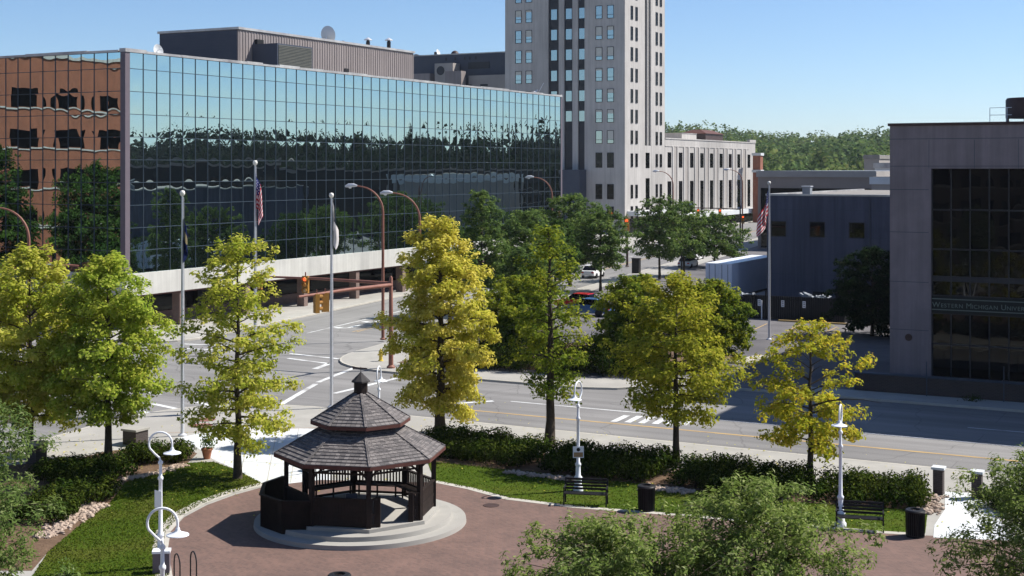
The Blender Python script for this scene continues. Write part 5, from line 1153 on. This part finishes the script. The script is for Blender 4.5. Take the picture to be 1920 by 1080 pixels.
# ------------------------------------------------------------------ cars
def car(label, loc, rz, paint, first=None):
    if first:
        r = dup(first, loc, rz, label, 'cars')
        for c in r.children:
            if c.name.startswith('body'): c.data = c.data.copy(); c.data.materials[0] = paint
        return r
    t = thing('parked_car', label, 'car', loc, rz, 'cars')
    sec = [(-2.2, .45, .70), (-2.15, .35, .86), (-1.3, .28, .95), (0, .26, .98), (1.3, .28, .92), (2.05, .34, .80), (2.2, .45, .66)]
    vs = []
    for y, zb, zt in sec:
        w = .84 if abs(y) < 2.0 else .74; vs += [(-w, y, zb), (-w - .03, y, (zb + zt) / 2), (-w + .06, y, zt), (w - .06, y, zt), (w + .03, y, (zb + zt) / 2), (w, y, zb)]
    fs = [(i * 6 + k, i * 6 + (k + 1) % 6, (i + 1) * 6 + (k + 1) % 6, (i + 1) * 6 + k) for i in range(len(sec) - 1) for k in range(6)] + [tuple(range(5, -1, -1)), tuple((len(sec) - 1) * 6 + k for k in range(6))]
    b = MB().add(vs, fs); b.add([(-.6, -1.15, 1.40), (.6, -1.15, 1.40), (.6, .35, 1.42), (-.6, .35, 1.42), (-.62, -1.1, 1.44), (.62, -1.1, 1.44), (.62, .3, 1.46), (-.62, .3, 1.46)], [(0, 3, 2, 1), (4, 5, 6, 7), (0, 1, 5, 4), (1, 2, 6, 5), (2, 3, 7, 6), (3, 0, 4, 7)]); b.build('body', paint, t, smooth=35)
    MB().add([(-.76, -1.75, .94), (.76, -1.75, .94), (.76, 1.0, .95), (-.76, 1.0, .95), (-.6, -1.15, 1.40), (.6, -1.15, 1.40), (.6, .35, 1.42), (-.6, .35, 1.42)], [(0, 1, 5, 4), (1, 2, 6, 5), (2, 3, 7, 6), (3, 0, 4, 7)]).build('windows', M['dark_glass'], t)
    for x in (-.78, .78):
        for y in (-1.35, 1.35): w3 = MB().lathe([(.1, -.1), (.3, -.1), (.33, 0), (.3, .1), (.1, .1)], 18).build('wheel', M['rubber'], t); w3.matrix_local = Matrix.Translation((x, y, .33)) @ Matrix.Rotation(R(90), 4, 'Y')
    for x in (-.6, .6): MB().box(x - .14, x + .14, 2.1, 2.2, .6, .72).build('headlight', M['white_metal'], t)
    for x in (-.6, .6): MB().box(x - .14, x + .14, -2.21, -2.1, .62, .76).build('tail_light', M['red_paint'], t)
    return t
cr = car('red car behind the low green trees across the avenue', g3(at(1086, 583), PV), R(60), M['red_paint'])
car('blue car beside the red car behind the low trees', g3(at(1103, 594), PV), R(60), M['blue_paint'], cr)
car('white car on the side street below the stone block, nearer one', g3(at(1290, 502), 0), R(-22), M['white_paint'], cr)
car('white car on the side street below the stone block, farther one', g3(at(1302, 488), 0), R(-22), M['white_paint'], cr)
car('silver white car half hidden by the trees below the tower', g3(at(1112, 520), 0), R(-20), M['white_paint'], cr)
# dark post and utility box by the side street
pz = thing('lamp_standard', 'dark thin post between the two grey green trees', 'post', g3(at(1278, 520), PV), 0); MB().lathe([(.14, 0), (.1, .4), (.07, 8.2)], 10).build('shaft', M['black'], pz); MB().box(-.1, 1.2, -.12, .12, 8.2, 8.35).build('lamp_head', M['alu'], pz)
ub = thing('control_cabinet', 'black control cabinet on the side street pavement', 'utility box', g3(at(1193, 514), PV), RZ); MB().box(-.45, .45, -.3, .3, 0, 1.7).build('body', M['black'], ub); MB().box(-.5, .5, -.35, .35, 1.7, 1.78).build('cap', M['black'], ub)

# ------------------------------------------------------------------ low buildings beyond
def low(name, label, px0, px1, Y, yt, depth, mats, extra=None):
    x0 = (px0 - CX) / F * Y; x1 = (px1 - CX) / F * Y; zt = zat(yt, Y); t = thing(name, label, 'building', (x0, Y, 0), RZ)
    MB().box(0, x1 - x0, 0, depth, 0, zt - .9).build('wall', mats[0], t); MB().box(-.2, x1 - x0 + .2, -.25, depth, zt - .898, zt).build('fascia', mats[1], t); MB().box(.0, x1 - x0, .0, depth - .2, zt + .002, zt + .06).build('roof', mats[2], t)
    return t, x1 - x0, zt
t, w, zt = low('flat_roofed_shop', 'long low shop with grey roof and beige fascia beyond the grey wing', 1421, 1640, 215, 321, 45, (M['taupe'], M['grey_stone'], M['roof_grey']))
MB().box(.5, w - .5, -.06, 0, .3, zt - 2.6).build('shopfront', M['dark_glass'], t)
t, w, zt = low('flat_roofed_shop', 'pale walled building left of the pink wall, with white roof edge', 1634, 1720, 175, 332, 30, (M['grey_stone'], M['white_concrete'], M['roof_gravel']))
MB().box(.5, w - .5, -.06, 0, .5, 3.5).build('shopfront', M['dark_glass'], t)
t, w, zt = low('distant_house', 'small white house at the foot of the wooded hill', 1640, 1700, 260, 306, 14, (M['white_concrete'], M['coping'], M['roof_grey']))
MB().box(3, 6, -.06, 0, 10.6, 12.2).build('window', M['dark_glass'], t)
t, w, zt = low('distant_shed', 'pale distant building among the trees left of the small white house', 1620, 1648, 330, 291, 12, (M['grey_stone'], M['roof_gravel'], M['roof_grey'])); MB().box(1, 2, -.06, 0, 9, 12).build('window', M['dark_glass'], t)
# blocks standing outside the frame that the mirror glass shows
def outside(name, label, m, c, w, d, h, mat, nf, band=None, front='y', n_win=6, hw=1.8):
    t = gthing(name, label, 'building', m, c)
    MB().box(0, w, 0, d, 0, h).build('wall', mat, t)
    f = MB(); g_ = MB()
    for k in range(nf):
        z = 2.2 + (h - 3.5) * k / nf
        for i in range(n_win):
            if front == '+x': y = d * (i + .2) / n_win; f.box(w + .0, w + .05, y, y + d / n_win * .62, z, z + hw); g_.box(w, w + .14, 0, d, z - .3, z - .12) if i == 0 else None
            elif front == '+y': x = w * (i + .2) / n_win; f.box(x, x + w / n_win * .62, d, d + .05, z, z + hw); g_.box(0, w, d, d + .14, z - .3, z - .12) if i == 0 else None
            else: y = d * (i + .2) / n_win; f.box(-.05, 0, y, y + d / n_win * .62, z, z + hw); g_.box(-.14, 0, 0, d, z - .3, z - .12) if i == 0 else None
    f.build('windows', M['dark_glass'], t); g_.build('sill_course', band or M['tower_stone'], t); MB().box(-.2, w + .2, -.2, d + .2, h, h + .5).build('cornice', band or M['tower_stone'], t)
outside('brick_office_building', 'red brick office block beyond the left edge, seen mirrored in the glass', -150, 18, 36, 44, 24.5, M['brick_red'], 5, None, '+x', 7)
outside('brick_hall', 'brown brick block behind the viewer, seen mirrored in dark glazing', -70, -60, 80, 28, 35, M['brick_dark'], 8, None, '+y', 16)
outside('shop_block', 'low block with walls coloured as deep shade beyond the grey wing, seen mirrored in the glass', 0, 165, 60, 30, 13, M['core'], 3, M['taupe'], '-x', 6)  # near-black walls imitate sides lying in deep shade
outside('warehouse', 'block with walls coloured as deep shade behind the university, seen mirrored in the glass', -12, 215, 50, 60, 12, M['core'], 3, M['taupe'], '-x', 10)  # deep shade put into this wall colour as well
OG = 'trees beyond the left edge'
tree('shade_tree', 'dark tall tree beyond the left edge, left one before the red brick block', grid(-105, 52), 13, 4.6, 2.5, LD, 'round', 50, .8, .36, 61, .3, group=OG, clump=.8)
tree('shade_tree', 'dark tall tree beyond the left edge, right one before the red brick block', grid(-103, 66), 15, 4.4, 2.5, LD, 'spire', 50, .8, .36, 62, .3, group=OG, clump=.8)
tree('shade_tree', 'dark tall tree beyond the left edge, nearest to the glass block', grid(-100, 40), 10, 4.2, 2.5, LM, 'round', 50, .8, .36, 63, .3, group=OG, clump=.8)

# ------------------------------------------------------------------ wooded hill on the skyline
def hillz(x, y):
    d = math.hypot(x, y); az = math.degrees(math.atan2(x, y)); d = 330 + (d - 330) * max(.6, min(1, (30 - az) / 8)); return max(0, (d - 330) / 620) * (27 + 3.5 * math.sin(az * .35) + 2 * math.sin(az * .9 + 1)) if d > 330 else 0
hv = []; hf = []; na, nr = 60, 14
for j in range(nr + 1):
    for i in range(na + 1):
        az = R(-25 + 135 * i / na); d = 320 + 980 * j / nr; x, y = d * math.sin(az), d * math.cos(az); hv.append((x, y, min(hillz(x, y), 40) - .3))
for j in range(nr):
    for i in range(na): hf.append((j * (na + 1) + i, j * (na + 1) + i + 1, (j + 1) * (na + 1) + i + 1, (j + 1) * (na + 1) + i))
MB().add(hv, hf).build('hills', M['dirt'], kind='structure', smooth=180)
rg = np.random.default_rng(99); CC = []; RR = []
for i in range(1500):
    az = R(rg.uniform(-2, 24)); d = 345 + 560 * rg.random() ** .9
    if d < 430 and rg.random() < .6: continue
    x, y = d * math.sin(az), d * math.cos(az); r_ = rg.uniform(2.2, 7.5); th = rg.uniform(5, 15); CC.append((x, y, min(hillz(x, y), 40) + th * .58)); RR.append((r_, th * .5))
CC = np.array(CC); RR = np.array(RR)
LSZ = (.9, 2.1)
def wood(): 
    cnt = 150; idx = np.repeat(np.arange(len(CC)), cnt); n = len(idx); d_ = rg.normal(size=(n, 3)); d_ /= np.linalg.norm(d_, axis=1, keepdims=True); rad = .72 + .34 * rg.random(n)
    lump = 1 + .22 * np.sin(d_[:, 0] * 5 + idx) * np.cos(d_[:, 2] * 6 + idx * 1.7); o = d_ * (rad * lump)[:, None]; o[:, :2] *= RR[idx][:, :1]; o[:, 2] *= RR[idx][:, 1]
    return leaf_obj('wooded_hillside', CC[idx] + o, d_ + rg.normal(0, .5, (n, 3)) + np.array((0, 0, .3)), rg.uniform(*LSZ, n), LFAR, None, .8, rg, kind='stuff')
tag(wood(), 'distant green woods covering the hill on the skyline', 'woods')
CC = []; RR = []
for i in range(1100):
    az = R(rg.uniform(24, 100)); d = 300 + 420 * rg.random(); x, y = d * math.sin(az), d * math.cos(az); r_ = rg.uniform(3.5, 7.5); th = rg.uniform(11, 19) * rg.uniform(.75, 1.3); CC.append((x, y, min(hillz(x, y), 40) + th * .5)); RR.append((r_, th * .55))
CC = np.array(CC); RR = np.array(RR); LFAR = LDK; LSZ = (1.8, 3.6)  # second wood takes the leaf colour with shade painted in
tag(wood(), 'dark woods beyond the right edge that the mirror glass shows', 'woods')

# ------------------------------------------------------------------ summer air
hzm, nt, out = newmat('pale_air'); pv = N(nt, 'ShaderNodeVolumePrincipled'); pv.inputs['Color'].default_value = (.86, .92, 1, 1); pv.inputs['Density'].default_value = 0.00008; pv.inputs['Anisotropy'].default_value = .3; nt.links.new(pv.outputs[0], out.inputs['Volume'])
hz = MB().box(-1490, 2190, -390, 2590, -1.6, 75).build('haze', hzm, kind='stuff'); tag(hz, 'thin pale summer haze over the whole town', 'haze')
# ------------------------------------------------------------------ light, sky, camera
SUN_EL = R(48); sdir = Vector((.96 * math.cos(SUN_EL), .28 * math.cos(SUN_EL), math.sin(SUN_EL))).normalized()
sun = bpy.data.lights.new('sun', 'SUN'); sun.energy = 5.0; sun.angle = R(.53); sun.color = (1.0, .955, .88)
so = bpy.data.objects.new('sun', sun); COL.objects.link(so); so.rotation_euler = sdir.to_track_quat('Z', 'Y').to_euler(); so.location = (60, 20, 80)
w = bpy.data.worlds.new('World'); scene.world = w; w.use_nodes = True; nt = w.node_tree; nt.nodes.clear()
wo = nt.nodes.new('ShaderNodeOutputWorld'); bg = nt.nodes.new('ShaderNodeBackground'); sk = nt.nodes.new('ShaderNodeTexSky'); sk.sky_type = 'NISHITA'; sk.sun_disc = False
sk.sun_elevation = SUN_EL; sk.sun_rotation = math.atan2(sdir.x, sdir.y); sk.altitude = 250; sk.air_density = 0.8; sk.dust_density = 0.4; sk.ozone_density = 6.0
bg.inputs[1].default_value = 0.093; nt.links.new(sk.outputs[0], bg.inputs[0]); nt.links.new(bg.outputs[0], wo.inputs[0])
cam = bpy.data.cameras.new('camera'); cam.sensor_width = 36; cam.lens = 36 * F / 1920; cam.shift_y = -(540 - HY) / 1920; cam.clip_end = 5000; cam.clip_start = .5
co = bpy.data.objects.new('camera', cam); COL.objects.link(co); co.location = (0, 0, H); co.rotation_euler = (R(90), 0, 0); scene.camera = co
scene.view_settings.view_transform = 'Standard'; scene.view_settings.look = 'None'; scene.view_settings.exposure = 0.62; scene.view_settings.gamma = 1
scene.cycles.max_bounces = 8; scene.cycles.diffuse_bounces = 3; scene.cycles.glossy_bounces = 4; scene.cycles.transmission_bounces = 4; scene.cycles.use_denoising = True
